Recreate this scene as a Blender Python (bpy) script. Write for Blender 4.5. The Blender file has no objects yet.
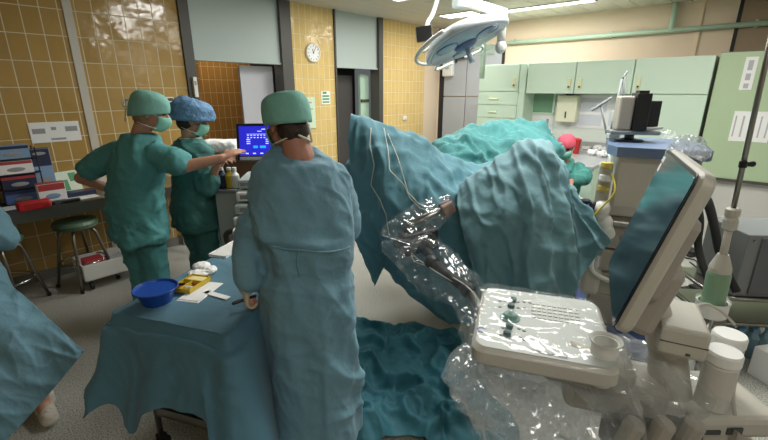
import bpy, bmesh, math, random
import numpy as np
from mathutils import Vector, Matrix, noise
from mathutils.bvhtree import BVHTree
random.seed(7); np.random.seed(7)
V = Vector; PI = math.pi
col = bpy.context.scene.collection
# ------------------------------------------------------------------ camera maths
FPX = 414.0; TILT = math.atan(.314); CT, ST = math.cos(TILT), math.sin(TILT); EYE = 1.75
def ray(px, py):
    u = px-384; v = 220-py
    return V((u, FPX*CT+v*ST, -FPX*ST+v*CT))
def AZ(px, py, z=0.0):                     # the point seen at a pixel on the level z
    r = ray(px, py); k = (z-EYE)/r.z
    return V((r.x*k, r.y*k, z))
def AY(px, py, y):                         # the point seen at a pixel at distance y
    r = ray(px, py); k = y/r.y
    return V((r.x*k, y, EYE+r.z*k))
cam_d = bpy.data.cameras.new('camera'); cam = bpy.data.objects.new('camera', cam_d); col.objects.link(cam)
cam.location = (0, 0, EYE); cam.rotation_euler = (PI/2-TILT, 0, 0)
cam_d.sensor_width = 36; cam_d.lens = FPX/768*36; cam_d.clip_start = .05
bpy.context.scene.camera = cam
sc = bpy.context.scene
sc.view_settings.view_transform = 'Standard'; sc.view_settings.look = 'None'
sc.view_settings.gamma = 1; sc.view_settings.use_curve_mapping = False; sc.view_settings.exposure = 0.0
# room axes
A = V((.664, .748, 0)).normalized(); N = V((A.y, -A.x, 0))   # A runs along the tiled wall, N points from it into the room
P0 = V((-.07, 7.27, 0)); C0 = V((1.08, 8.56, 0))
ANG = math.atan2(A.y, A.x)
FL = Matrix.Translation(P0) @ Matrix.Rotation(ANG, 4, 'Z')            # tiled wall: x along, -y into the room
FR = Matrix.Translation(C0) @ Matrix.Rotation(ANG-PI/2, 4, 'Z')       # cabinet wall: x along, -y into the room
CEIL = 2.85
def LP(px, py, off):                       # (t, z) on the plane parallel to the tiled wall at off
    r = ray(px, py); k = (P0.dot(N)+off)/r.dot(N); p = r*k-P0
    return p.dot(A), EYE+r.z*k
def RP(px, py, off):
    r = ray(px, py); k = (C0.dot(A)-off)/r.dot(A); p = r*k-C0
    return p.dot(N), EYE+r.z*k
# ------------------------------------------------------------------ materials
def lin(c):
    return tuple((x/255/12.92 if x/255 <= .04045 else ((x/255+.055)/1.055)**2.4) for x in c)+(1.,)
MATS = {}
def mat(name, rgb, rough=.5, metal=0., spec=.5, bump=None, vary=None, emit=None, trans=0, sheen=0, coat=0, alpha=None):
    if name in MATS: return MATS[name]
    m = bpy.data.materials.new(name); m.use_nodes = True; nt = m.node_tree; b = nt.nodes['Principled BSDF']
    b.inputs['Base Color'].default_value = lin(rgb); b.inputs['Roughness'].default_value = rough
    b.inputs['Metallic'].default_value = metal; b.inputs['Specular IOR Level'].default_value = spec
    if trans: b.inputs['Transmission Weight'].default_value = trans
    if sheen: b.inputs['Sheen Weight'].default_value = sheen
    if coat: b.inputs['Coat Weight'].default_value = coat
    tc = nt.nodes.new('ShaderNodeTexCoord')
    if emit: b.inputs['Emission Color'].default_value = lin(emit[0]); b.inputs['Emission Strength'].default_value = emit[1]
    if vary:                                # (scale, amount) slight variation of the thing's own colour
        n = nt.nodes.new('ShaderNodeTexNoise'); n.inputs['Scale'].default_value = vary[0]; n.inputs['Detail'].default_value = 6
        nt.links.new(tc.outputs['Object'], n.inputs['Vector'])
        mx = nt.nodes.new('ShaderNodeMix'); mx.data_type = 'RGBA'
        c = lin(rgb); k = vary[1]
        mx.inputs['A'].default_value = tuple(x*(1-k) for x in c[:3])+(1,); mx.inputs['B'].default_value = tuple(min(1, x*(1+k)) for x in c[:3])+(1,)
        nt.links.new(n.outputs['Fac'], mx.inputs['Factor']); nt.links.new(mx.outputs['Result'], b.inputs['Base Color'])
    if bump:                                # list of (kind, scale, height)
        prev = None
        for kind, s, h in bump:
            if kind == 'ridge':
                t = nt.nodes.new('ShaderNodeTexNoise'); t.noise_type = 'RIDGED_MULTIFRACTAL'; t.inputs['Scale'].default_value = s; t.inputs['Detail'].default_value = 2; t.inputs['Roughness'].default_value = .4; out = t.outputs['Fac']
            elif kind == 'noise':
                t = nt.nodes.new('ShaderNodeTexNoise'); t.inputs['Scale'].default_value = s; t.inputs['Detail'].default_value = 5; out = t.outputs['Fac']
            else:
                t = nt.nodes.new('ShaderNodeTexVoronoi'); t.inputs['Scale'].default_value = s
                t.feature = 'DISTANCE_TO_EDGE' if kind == 'crease' else 'F1'; out = t.outputs['Distance']
                if kind == 'crumple':
                    out = t.outputs['Distance']
            wn = nt.nodes.new('ShaderNodeTexNoise'); wn.inputs['Scale'].default_value = s*.6
            ad = nt.nodes.new('ShaderNodeVectorMath'); ad.operation = 'MULTIPLY_ADD'; ad.inputs[1].default_value = (.4/s,)*3
            nt.links.new(tc.outputs['Object'], wn.inputs['Vector']); nt.links.new(wn.outputs['Color'], ad.inputs[0]); nt.links.new(tc.outputs['Object'], ad.inputs[2])
            nt.links.new(ad.outputs[0], t.inputs['Vector'])
            bp = nt.nodes.new('ShaderNodeBump'); bp.inputs['Distance'].default_value = h; bp.inputs['Strength'].default_value = 1
            nt.links.new(out, bp.inputs['Height'])
            if prev: nt.links.new(prev.outputs[0], bp.inputs['Normal'])
            prev = bp
        nt.links.new(prev.outputs[0], b.inputs['Normal'])
    MATS[name] = m; return m
def tile_mat(name, tile, tile2, grout, w, h):
    m = bpy.data.materials.new(name); m.use_nodes = True; nt = m.node_tree; b = nt.nodes['Principled BSDF']
    tc = nt.nodes.new('ShaderNodeTexCoord'); sx = nt.nodes.new('ShaderNodeSeparateXYZ'); cx = nt.nodes.new('ShaderNodeCombineXYZ')
    nt.links.new(tc.outputs['Object'], sx.inputs[0])
    s = nt.nodes.new('ShaderNodeMath'); s.operation = 'ADD'
    nt.links.new(sx.outputs['X'], s.inputs[0]); nt.links.new(sx.outputs['Y'], s.inputs[1])
    nt.links.new(s.outputs[0], cx.inputs['X']); nt.links.new(sx.outputs['Z'], cx.inputs['Y'])
    br = nt.nodes.new('ShaderNodeTexBrick'); br.offset = 0; br.squash = 1
    nt.links.new(cx.outputs[0], br.inputs['Vector'])
    br.inputs['Color1'].default_value = lin(tile); br.inputs['Color2'].default_value = lin(tile2); br.inputs['Mortar'].default_value = lin(grout)
    br.inputs['Scale'].default_value = 1; br.inputs['Mortar Size'].default_value = .0042; br.inputs['Mortar Smooth'].default_value = .15
    br.inputs['Bias'].default_value = 0; br.inputs['Brick Width'].default_value = w; br.inputs['Row Height'].default_value = h
    nt.links.new(br.outputs['Color'], b.inputs['Base Color'])
    r = nt.nodes.new('ShaderNodeMapRange'); r.inputs['To Min'].default_value = .14; r.inputs['To Max'].default_value = .8
    nt.links.new(br.outputs['Fac'], r.inputs['Value']); nt.links.new(r.outputs[0], b.inputs['Roughness'])
    iv = nt.nodes.new('ShaderNodeMath'); iv.operation = 'SUBTRACT'; iv.inputs[0].default_value = 1; nt.links.new(br.outputs['Fac'], iv.inputs[1])
    bp = nt.nodes.new('ShaderNodeBump'); bp.inputs['Distance'].default_value = .004; nt.links.new(iv.outputs[0], bp.inputs['Height'])
    n = nt.nodes.new('ShaderNodeTexNoise'); n.inputs['Scale'].default_value = 5; nt.links.new(tc.outputs['Object'], n.inputs['Vector'])
    b2 = nt.nodes.new('ShaderNodeBump'); b2.inputs['Distance'].default_value = .012; nt.links.new(n.outputs['Fac'], b2.inputs['Height']); nt.links.new(bp.outputs[0], b2.inputs['Normal'])
    nt.links.new(b2.outputs[0], b.inputs['Normal'])
    return m
def floor_mat():
    m = bpy.data.materials.new('speckled_floor'); m.use_nodes = True; nt = m.node_tree; b = nt.nodes['Principled BSDF']
    tc = nt.nodes.new('ShaderNodeTexCoord')
    n = nt.nodes.new('ShaderNodeTexNoise'); n.inputs['Scale'].default_value = 130; n.inputs['Detail'].default_value = 3; nt.links.new(tc.outputs['Object'], n.inputs['Vector'])
    cr = nt.nodes.new('ShaderNodeValToRGB'); e = cr.color_ramp.elements
    e[0].position = .36; e[0].color = lin((112, 110, 104)); e[1].position = .62; e[1].color = lin((200, 200, 192))
    x = cr.color_ramp.elements.new(.48); x.color = lin((172, 172, 164))
    nt.links.new(n.outputs['Fac'], cr.inputs[0])
    n2 = nt.nodes.new('ShaderNodeTexNoise'); n2.inputs['Scale'].default_value = 1.7; n2.inputs['Detail'].default_value = 6; nt.links.new(tc.outputs['Object'], n2.inputs['Vector'])
    mr = nt.nodes.new('ShaderNodeMapRange'); mr.inputs['To Min'].default_value = .82; mr.inputs['To Max'].default_value = 1.08; nt.links.new(n2.outputs['Fac'], mr.inputs['Value'])
    mx = nt.nodes.new('ShaderNodeVectorMath'); mx.operation = 'SCALE'; nt.links.new(cr.outputs[0], mx.inputs[0]); nt.links.new(mr.outputs[0], mx.inputs['Scale'])
    nt.links.new(mx.outputs[0], b.inputs['Base Color']); b.inputs['Roughness'].default_value = .38
    return m
def plastic_mat(name, haze=.07, scale=14, bumpd=.02, gloss=.36, tint=(225, 232, 236)):
    m = bpy.data.materials.new(name); m.use_nodes = True; nt = m.node_tree
    for n in list(nt.nodes): nt.nodes.remove(n)
    out = nt.nodes.new('ShaderNodeOutputMaterial'); tc = nt.nodes.new('ShaderNodeTexCoord')
    nz = nt.nodes.new('ShaderNodeTexNoise'); nz.inputs['Scale'].default_value = scale*.5; nz.inputs['Detail'].default_value = 3
    nt.links.new(tc.outputs['Object'], nz.inputs['Vector'])
    ad = nt.nodes.new('ShaderNodeVectorMath'); ad.operation = 'MULTIPLY_ADD'; ad.inputs[1].default_value = (.16,)*3
    nt.links.new(nz.outputs['Color'], ad.inputs[0]); nt.links.new(tc.outputs['Object'], ad.inputs[2])
    vo = nt.nodes.new('ShaderNodeTexVoronoi'); vo.inputs['Scale'].default_value = scale; vo.feature = 'F1'; nt.links.new(ad.outputs[0], vo.inputs['Vector'])
    bp = nt.nodes.new('ShaderNodeBump'); bp.inputs['Distance'].default_value = bumpd; nt.links.new(vo.outputs['Distance'], bp.inputs['Height'])
    v2 = nt.nodes.new('ShaderNodeTexVoronoi'); v2.inputs['Scale'].default_value = scale*3; nt.links.new(ad.outputs[0], v2.inputs['Vector'])
    b2 = nt.nodes.new('ShaderNodeBump'); b2.inputs['Distance'].default_value = bumpd*.3; nt.links.new(v2.outputs['Distance'], b2.inputs['Height']); nt.links.new(bp.outputs[0], b2.inputs['Normal'])
    gl = nt.nodes.new('ShaderNodeBsdfGlossy'); gl.inputs['Roughness'].default_value = .09; gl.inputs['Color'].default_value = (1, 1, 1, 1)
    df = nt.nodes.new('ShaderNodeBsdfTranslucent'); df.inputs['Color'].default_value = lin(tint)
    d2 = nt.nodes.new('ShaderNodeBsdfDiffuse'); d2.inputs['Color'].default_value = lin(tint)
    tr = nt.nodes.new('ShaderNodeBsdfTransparent'); tr.inputs['Color'].default_value = (.985, .988, .99, 1)
    md = nt.nodes.new('ShaderNodeMixShader'); nt.links.new(df.outputs[0], md.inputs[1]); nt.links.new(d2.outputs[0], md.inputs[2])
    m1 = nt.nodes.new('ShaderNodeMixShader'); m1.inputs[0].default_value = haze; nt.links.new(tr.outputs[0], m1.inputs[1]); nt.links.new(md.outputs[0], m1.inputs[2])
    lw = nt.nodes.new('ShaderNodeLayerWeight'); lw.inputs['Blend'].default_value = .25
    mr = nt.nodes.new('ShaderNodeMapRange'); mr.inputs['To Min'].default_value = gloss*.08; mr.inputs['To Max'].default_value = gloss
    nt.links.new(lw.outputs['Facing'], mr.inputs['Value'])
    m2 = nt.nodes.new('ShaderNodeMixShader'); nt.links.new(mr.outputs[0], m2.inputs[0]); nt.links.new(m1.outputs[0], m2.inputs[1]); nt.links.new(gl.outputs[0], m2.inputs[2])
    for n in (gl, df, d2, lw): nt.links.new(b2.outputs[0], n.inputs['Normal'])
    nt.links.new(m2.outputs[0], out.inputs['Surface']); return m
CR = [('noise', 9, .012), ('ridge', 4.0, .030), ('ridge', 9.0, .010)]
M = dict(
 white=mat('white_plastic', (222, 222, 216), .4), cream=mat('cream_plastic', (188, 184, 172), .45), cream2=mat('warm_cream_plastic', (162, 156, 145), .5),
 grey=mat('grey_paint', (128, 132, 134), .45), lgrey=mat('light_grey_panel', (172, 182, 180), .45), dgrey=mat('dark_grey_frame', (74, 72, 68), .5),
 black=mat('black_plastic', (20, 20, 22), .35), rubber=mat('black_rubber', (24, 24, 25), .6), steel=mat('brushed_steel', (150, 148, 142), .32, 1., bump=[('noise', 60, .0006)]),
 chrome=mat('chrome', (190, 190, 190), .15, 1.), mint=mat('mint_paint', (200, 220, 200), .4), mint2=mat('mint_pipe_paint', (182, 208, 186), .4),
 mintd=mat('mint_glass', (125, 165, 135), .25), beige=mat('beige_paint', (218, 198, 174), .7), beiged=mat('tan_panel', (150, 128, 104), .6),
 ceil=mat('ceiling_paint', (205, 200, 188), .6), gown=mat('blue_gown_cloth', (104, 145, 162), .75, bump=CR+[('noise', 60, .0015)], vary=(3, .10), sheen=.15),
 drape=mat('blue_drape_cloth', (84, 134, 147), .7, bump=CR, vary=(3, .10), sheen=.15), tdrape=mat('table_drape_cloth', (74, 116, 134), .75, bump=[('noise', 7, .008), ('ridge', 3, .02)], vary=(3, .08), sheen=.1),
 rdrape=mat('grey_blue_drape_cloth', (98, 138, 146), .7, bump=CR, vary=(3, .10), sheen=.15), teal=mat('teal_drape_cloth', (66, 134, 134), .7, bump=CR, vary=(4, .10), sheen=.15),
 heap=mat('floor_drape_cloth', (42, 102, 114), .7, bump=CR, vary=(3, .15)), scrub=mat('green_scrub_cloth', (84, 150, 150), .8, bump=[('noise', 14, .008)], vary=(5, .12)),
 scrubd=mat('dark_green_scrub_cloth', (70, 124, 120), .8, bump=[('noise', 14, .008), ('ridge', 5, .02)], vary=(5, .12)), cap=mat('green_cap_cloth', (122, 178, 166), .8, bump=[('noise', 25, .006)]),
 bouffant=mat('blue_bouffant_cloth', (98, 138, 176), .7, bump=[('noise', 45, .012)], vary=(30, .35)), skin=mat('skin', (196, 146, 122), .5, vary=(20, .06), bump=[('noise', 90, .0006)]),
 skin2=mat('warm_skin', (176, 124, 104), .5, vary=(20, .08)), hair=mat('brown_hair', (52, 36, 28), .6, bump=[('noise', 120, .004)]), hairb=mat('fair_hair', (150, 118, 84), .6, bump=[('noise', 120, .004)]),
 mask=mat('green_mask_cloth', (128, 190, 172), .8), tie=mat('white_ties', (214, 214, 202), .7), glove=mat('latex_glove', (196, 180, 152), .45), eye=mat('eye', (30, 24, 22), .2),
 blueplastic=mat('blue_basin_plastic', (28, 72, 160), .3), bluepad=mat('blue_padding', (62, 82, 132), .5), bluegrey=mat('blue_grey_top', (98, 116, 146), .4), navy=mat('navy_plastic', (40, 46, 78), .4),
 yellow=mat('yellow_tray', (208, 176, 48), .4), paper=mat('white_paper', (234, 234, 232), .8), paper2=mat('grey_print', (150, 150, 152), .8), red=mat('red_plastic', (190, 40, 42), .45), boxblue=mat('box_blue', (70, 96, 150), .6),
 boxnavy=mat('box_navy', (36, 42, 72), .6), boxlb=mat('box_light_blue', (128, 158, 190), .6), boxred=mat('box_red', (170, 60, 62), .6), green=mat('gel_green', (126, 158, 128), .35), stoolg=mat('green_vinyl', (84, 112, 90), .4),
 dark=mat('dark_trim_and_room_shade', (34, 32, 32), .7), door=mat('dark_door_paint', (70, 66, 66), .4), orange=mat('yellow_knob', (190, 170, 90), .4), lamp=mat('surgical_lamp_shell', (196, 204, 208), .3), lampg=mat('surgical_lamp_glass', (178, 194, 208), .12),
 fix=mat('light_panel', (255, 255, 255), .5, emit=((255, 252, 240), 9)), pink=mat('pink_cap_cloth', (206, 84, 104), .7), teal2=mat('teal_scrub_cloth', (64, 132, 124), .8, bump=[('noise', 14, .008)]), shoe=mat('pale_shoe_cover', (200, 195, 180), .7),
 baseboard=mat('grey_baseboard', (120, 118, 112), .5), lowerw=mat('pale_grey_wall_paint', (196, 194, 188), .6), bottle=mat('bottle_blue', (90, 150, 190), .3), clear=mat('clear_jar', (225, 228, 228), .15, trans=.6),
 screenp=mat('glossy_dark_screen', (26, 40, 54), .10), greenw=mat('green_print', (70, 140, 90), .6), bread=mat('amber_vials', (150, 90, 40), .4))
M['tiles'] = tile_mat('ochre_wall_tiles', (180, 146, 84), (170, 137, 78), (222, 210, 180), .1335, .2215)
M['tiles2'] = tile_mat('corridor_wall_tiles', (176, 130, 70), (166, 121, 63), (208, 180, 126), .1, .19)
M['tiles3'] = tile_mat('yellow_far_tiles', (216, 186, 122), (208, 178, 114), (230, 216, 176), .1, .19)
M['floor'] = floor_mat()
M['plastic'] = plastic_mat('clear_film'); M['film'] = plastic_mat('thin_clear_film', .04, 8, .006, .15); M['film2'] = plastic_mat('crumpled_clear_film', .05, 12, .005, .42); M['film3'] = plastic_mat('gathered_clear_film', .13, 9, .006, .46); M['plastic3'] = plastic_mat('milky_film', .35, 18, .02); M['plastic2'] = plastic_mat('hazy_clear_film', .035, 20, .03)
# ------------------------------------------------------------------ mesh builder
class MB:
    def __init__(s): s.v = []; s.f = []; s.smooth = []
    def add(s, vs, fs, smooth=False):
        o = len(s.v); s.v += [V(x) for x in vs]; s.f += [tuple(i+o for i in f) for f in fs]; s.smooth += [smooth]*len(fs); return s
    def box(s, x0, x1, y0, y1, z0, z1, m=None, bev=0):
        bm = bmesh.new(); bmesh.ops.create_cube(bm, size=1)
        for v in bm.verts: v.co = V(((x0+x1)/2+v.co.x*(x1-x0), (y0+y1)/2+v.co.y*(y1-y0), (z0+z1)/2+v.co.z*(z1-z0)))
        if bev:
            b = min(bev, .45*min(abs(x1-x0), abs(y1-y0), abs(z1-z0)))
            bmesh.ops.bevel(bm, geom=bm.edges[:]+bm.verts[:], offset=b, segments=2, affect='EDGES', profile=.5)
        return s.bm(bm, m)
    def bm(s, bm, m=None, smooth=False):
        bm.verts.index_update(); vs = [(m @ v.co if m else v.co.copy()) for v in bm.verts]; fs = [[v.index for v in f.verts] for f in bm.faces]; bm.free(); return s.add(vs, fs, smooth)
    def cbox(s, c, size, m=None, bev=0):
        return s.box(c[0]-size[0]/2, c[0]+size[0]/2, c[1]-size[1]/2, c[1]+size[1]/2, c[2]-size[2]/2, c[2]+size[2]/2, m, bev)
    def rings(s, rs, closed=True, cap=True, smooth=True):
        n = len(rs[0]); vs = [p for r in rs for p in r]; fs = []
        for i in range(len(rs)-1):
            for j in range(n if closed else n-1):
                k = (j+1) % n; fs.append((i*n+j, i*n+k, (i+1)*n+k, (i+1)*n+j))
        if cap: fs.append(tuple(range(n))[::-1]); fs.append(tuple((len(rs)-1)*n+j for j in range(n)))
        return s.add(vs, fs, smooth)
    def tube(s, pts, r, n=12, cap=True):
        pts = [V(p) for p in pts]; rr = r if isinstance(r, (list, tuple)) else [r]*len(pts); rs = []
        t0 = (pts[1]-pts[0]).normalized(); up = V((0, 0, 1)) if abs(t0.z) < .9 else V((1, 0, 0)); x = t0.cross(up).normalized()
        for i, p in enumerate(pts):
            t = (pts[min(i+1, len(pts)-1)]-pts[max(i-1, 0)]).normalized()
            x = (x-t*x.dot(t)).normalized(); y = t.cross(x)
            rs.append([p+(x*math.cos(a)+y*math.sin(a))*rr[i] for a in [2*PI*k/n for k in range(n)]])
        return s.rings(rs, cap=cap)
    def capsule(s, a, b, ra, rb=None, n=14):
        rb = ra if rb is None else rb; a = V(a); b = V(b); d = (b-a).normalized(); pts = []; rr = []
        for k in range(5):
            q = PI/2*k/5; pts.append(a-d*ra*math.cos(q)); rr.append(max(ra*math.sin(q), ra*.05))
        pts.append(a); rr.append(ra); pts.append(b); rr.append(rb)
        for k in range(4, -1, -1):
            q = PI/2*k/5; pts.append(b+d*rb*math.cos(q)); rr.append(max(rb*math.sin(q), rb*.05))
        return s.tube(pts, rr, n)
    def cyl(s, c, r, h, n=24, r2=None, axis='Z'):
        c = V(c); d = {'Z': V((0, 0, 1)), 'X': V((1, 0, 0)), 'Y': V((0, 1, 0))}[axis]
        return s.lathe([(r, 0), (r if r2 is None else r2, h)], c, n, d)
    def lathe(s, prof, c=(0, 0, 0), n=28, axis=V((0, 0, 1)), cap=True):
        c = V(c); axis = V(axis).normalized(); up = V((1, 0, 0)) if abs(axis.x) < .9 else V((0, 1, 0)); x = axis.cross(up).normalized(); y = axis.cross(x); rs = []
        for r, z in prof: rs.append([c+axis*z+(x*math.cos(2*PI*k/n)+y*math.sin(2*PI*k/n))*max(r, 1e-4) for k in range(n)])
        return s.rings(rs, cap=cap, smooth=False)
    def ell(s, c, r, m=None, nu=20, nv=14):
        rs = []
        for i in range(nv+1):
            p = PI*i/nv; q = max(math.sin(p), .02)
            rs.append([V((r[0]*q*math.cos(2*PI*k/nu), r[1]*q*math.sin(2*PI*k/nu), -r[2]*math.cos(p))) for k in range(nu)])
        c = V(c); rs = [[c+(m @ p if m else p) for p in ring] for ring in rs]
        return s.rings(rs)
    def prism(s, pts, d):                  # polygon pts extruded by vector d
        pts = [V(p) for p in pts]; d = V(d); n = len(pts)
        return s.add(pts+[p+d for p in pts], [tuple(range(n))[::-1], tuple(range(n, 2*n))]+[(i, (i+1) % n, n+(i+1) % n, n+i) for i in range(n)])
    def mesh(s, name, inv=None):
        me = bpy.data.meshes.new(name); me.from_pydata([(inv @ v if inv else v) for v in s.v], [], s.f)
        me.polygons.foreach_set('use_smooth', s.smooth); me.validate(); me.update()
        bm = bmesh.new(); bm.from_mesh(me); bmesh.ops.recalc_face_normals(bm, faces=bm.faces[:]); bm.to_mesh(me); bm.free()
        return me
def link(name, me, m, parent=None, frame=None):
    o = bpy.data.objects.new(name, me); col.objects.link(o)
    if m and not me.materials: me.materials.append(m)
    if parent: o.parent = parent
    elif frame is not None: o.matrix_world = frame
    return o
def obj(name, mb, m, parent=None, frame=None, world=False, root=None):
    """one mesh object; world=True: vertices are world coordinates, moved into the thing's own frame"""
    inv = None
    if world:
        f = (root or parent)['_f'] if (root or parent) else frame
        inv = FRAMES[f].inverted() if isinstance(f, int) else f.inverted()
    return link(name, mb.mesh(name, inv), m, parent, frame)
FRAMES = []
def tag(o, label, cat, group=None, kind=None):
    o['label'] = label; o['category'] = cat
    if group: o['group'] = group
    if kind: o['kind'] = kind
    return o
def thing(name, label, cat, frame=None, group=None):
    o = bpy.data.objects.new(name, None); col.objects.link(o); o.empty_display_size = .1
    if isinstance(frame, Vector) or isinstance(frame, tuple): frame = Matrix.Translation(V(frame))
    frame = frame or Matrix(); o.matrix_world = frame; FRAMES.append(frame.copy()); o['_f'] = len(FRAMES)-1
    return tag(o, label, cat, group)
def W(root, name, mb, m, parent=None):     # world-coordinates part of a thing
    return obj(name, mb, m, parent or root, world=True, root=root)
def single(name, label, cat, mb, m, loc, group=None, kind=None):   # thing that is one mesh, given in world coordinates
    f = Matrix.Translation(V(loc)); o = link(name, mb.mesh(name, f.inverted()), m, None, f); return tag(o, label, cat, group, kind)
def struct(name, mb, m, frame=None):
    o = link(name, mb.mesh(name), m, None, frame if frame is not None else Matrix()); o['kind'] = 'structure'; return o
def fr(loc, yaw=0): return Matrix.Translation(V(loc)) @ Matrix.Rotation(yaw, 4, 'Z')
def copy_tree(o, parent=None, loc=None, label=None, rot=None):
    c = o.copy(); col.objects.link(c)
    if parent: c.parent = parent
    if loc is not None: c.location = loc
    if rot is not None: c.rotation_euler.z = rot
    if label: c['label'] = label
    for ch in [x for x in bpy.data.objects if x.parent == o]: copy_tree(ch, c)
    return c
def remeshed(mb, voxel, smooth=4, sub=None):
    """union of overlapping closed pieces as one continuous skin (world coordinates)"""
    me = mb.mesh('tmp'); o = bpy.data.objects.new('tmp', me); col.objects.link(o)
    r = o.modifiers.new('r', 'REMESH'); r.mode = 'VOXEL'; r.voxel_size = voxel; r.use_smooth_shade = True
    if smooth: s = o.modifiers.new('s', 'SMOOTH'); s.factor = .5; s.iterations = smooth
    dg = bpy.context.evaluated_depsgraph_get(); e = o.evaluated_get(dg); out = bpy.data.meshes.new_from_object(e)
    bpy.data.objects.remove(o); bpy.data.meshes.remove(me)
    out.materials.clear()
    return out
def displace(me, fn):
    ns = [v.normal.copy() for v in me.vertices]
    for v, n in zip(me.vertices, ns):
        r = fn(v.co, n)
        v.co += n*r if not isinstance(r, Vector) else r
    me.update()
def put(name, me, m, root, parent=None):   # world mesh -> part of root
    me.transform(FRAMES[root['_f']].inverted()); me.name = name
    me.polygons.foreach_set('use_smooth', [True]*len(me.polygons))
    return link(name, me, m, parent or root)
def ridge(p, s=1.): return 1-2*abs(noise.noise(p*s))
_DIRS = [(V((.9, .1, .42)), V((-.3, .85, .43))), (V((.25, .3, .92)), V((.9, -.4, 0))), (V((.7, .3, -.65)), V((.5, .2, .84))), (V((.1, .95, .2)), V((.8, 0, .6)))]
def wrinkle(p, seed=0., f=1., n=4):        # long thin creases in a few directions, domain warped
    w = noise.noise_vector(p*2.2*f+V((seed, 0, 0)))*.12/f; q = p+w; s = 0
    for k in range(n):
        a, b = _DIRS[k]; c = a.cross(b); m = noise.noise(q*2.1*f+V((k*9+seed, 4, 0)))
        r = max(0., 1-2.6*abs(noise.noise(V((q.dot(a)*8.5*f+seed+k*5, q.dot(b)*2.2*f, q.dot(c)*2.2*f)))))
        s += r*r*max(0, .35+m*1.6)
    return s
def nz(x, y, z): return noise.noise(V((x, y, z)))
# ------------------------------------------------------------------ cloth (position based)
def cap_col(a, b, ra, rb=None):
    a = np.array(a, float); b = np.array(b, float); rb = ra if rb is None else rb; d = b-a; L = d@d+1e-12
    def f(p):
        t = np.clip((p-a)@d/L, 0, 1); q = a+t[:, None]*d; v = p-q; l = np.linalg.norm(v, axis=1)+1e-9; r = ra+(rb-ra)*t
        return l-r, v/l[:, None]
    return f
def box_col(c, h, yaw=0, rd=.01, M3=None):
    c = np.array(c, float); h = np.array(h, float)-rd
    R = np.array([[math.cos(yaw), math.sin(yaw), 0], [-math.sin(yaw), math.cos(yaw), 0], [0, 0, 1]]) if M3 is None else M3
    def f(p):
        q = (p-c)@R.T; a = np.abs(q)-h; o = np.maximum(a, 0); lo = np.linalg.norm(o, axis=1); ins = lo < 1e-9
        n = np.sign(q)*o/(lo[:, None]+1e-9); d = lo-rd
        if ins.any():
            k = np.argmax(a[ins], axis=1); nn = np.zeros((ins.sum(), 3)); nn[np.arange(len(k)), k] = np.sign(q[ins][np.arange(len(k)), k]); n[ins] = nn; d[ins] = a[ins].max(axis=1)-rd
        return d, n@R
    return f
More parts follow.
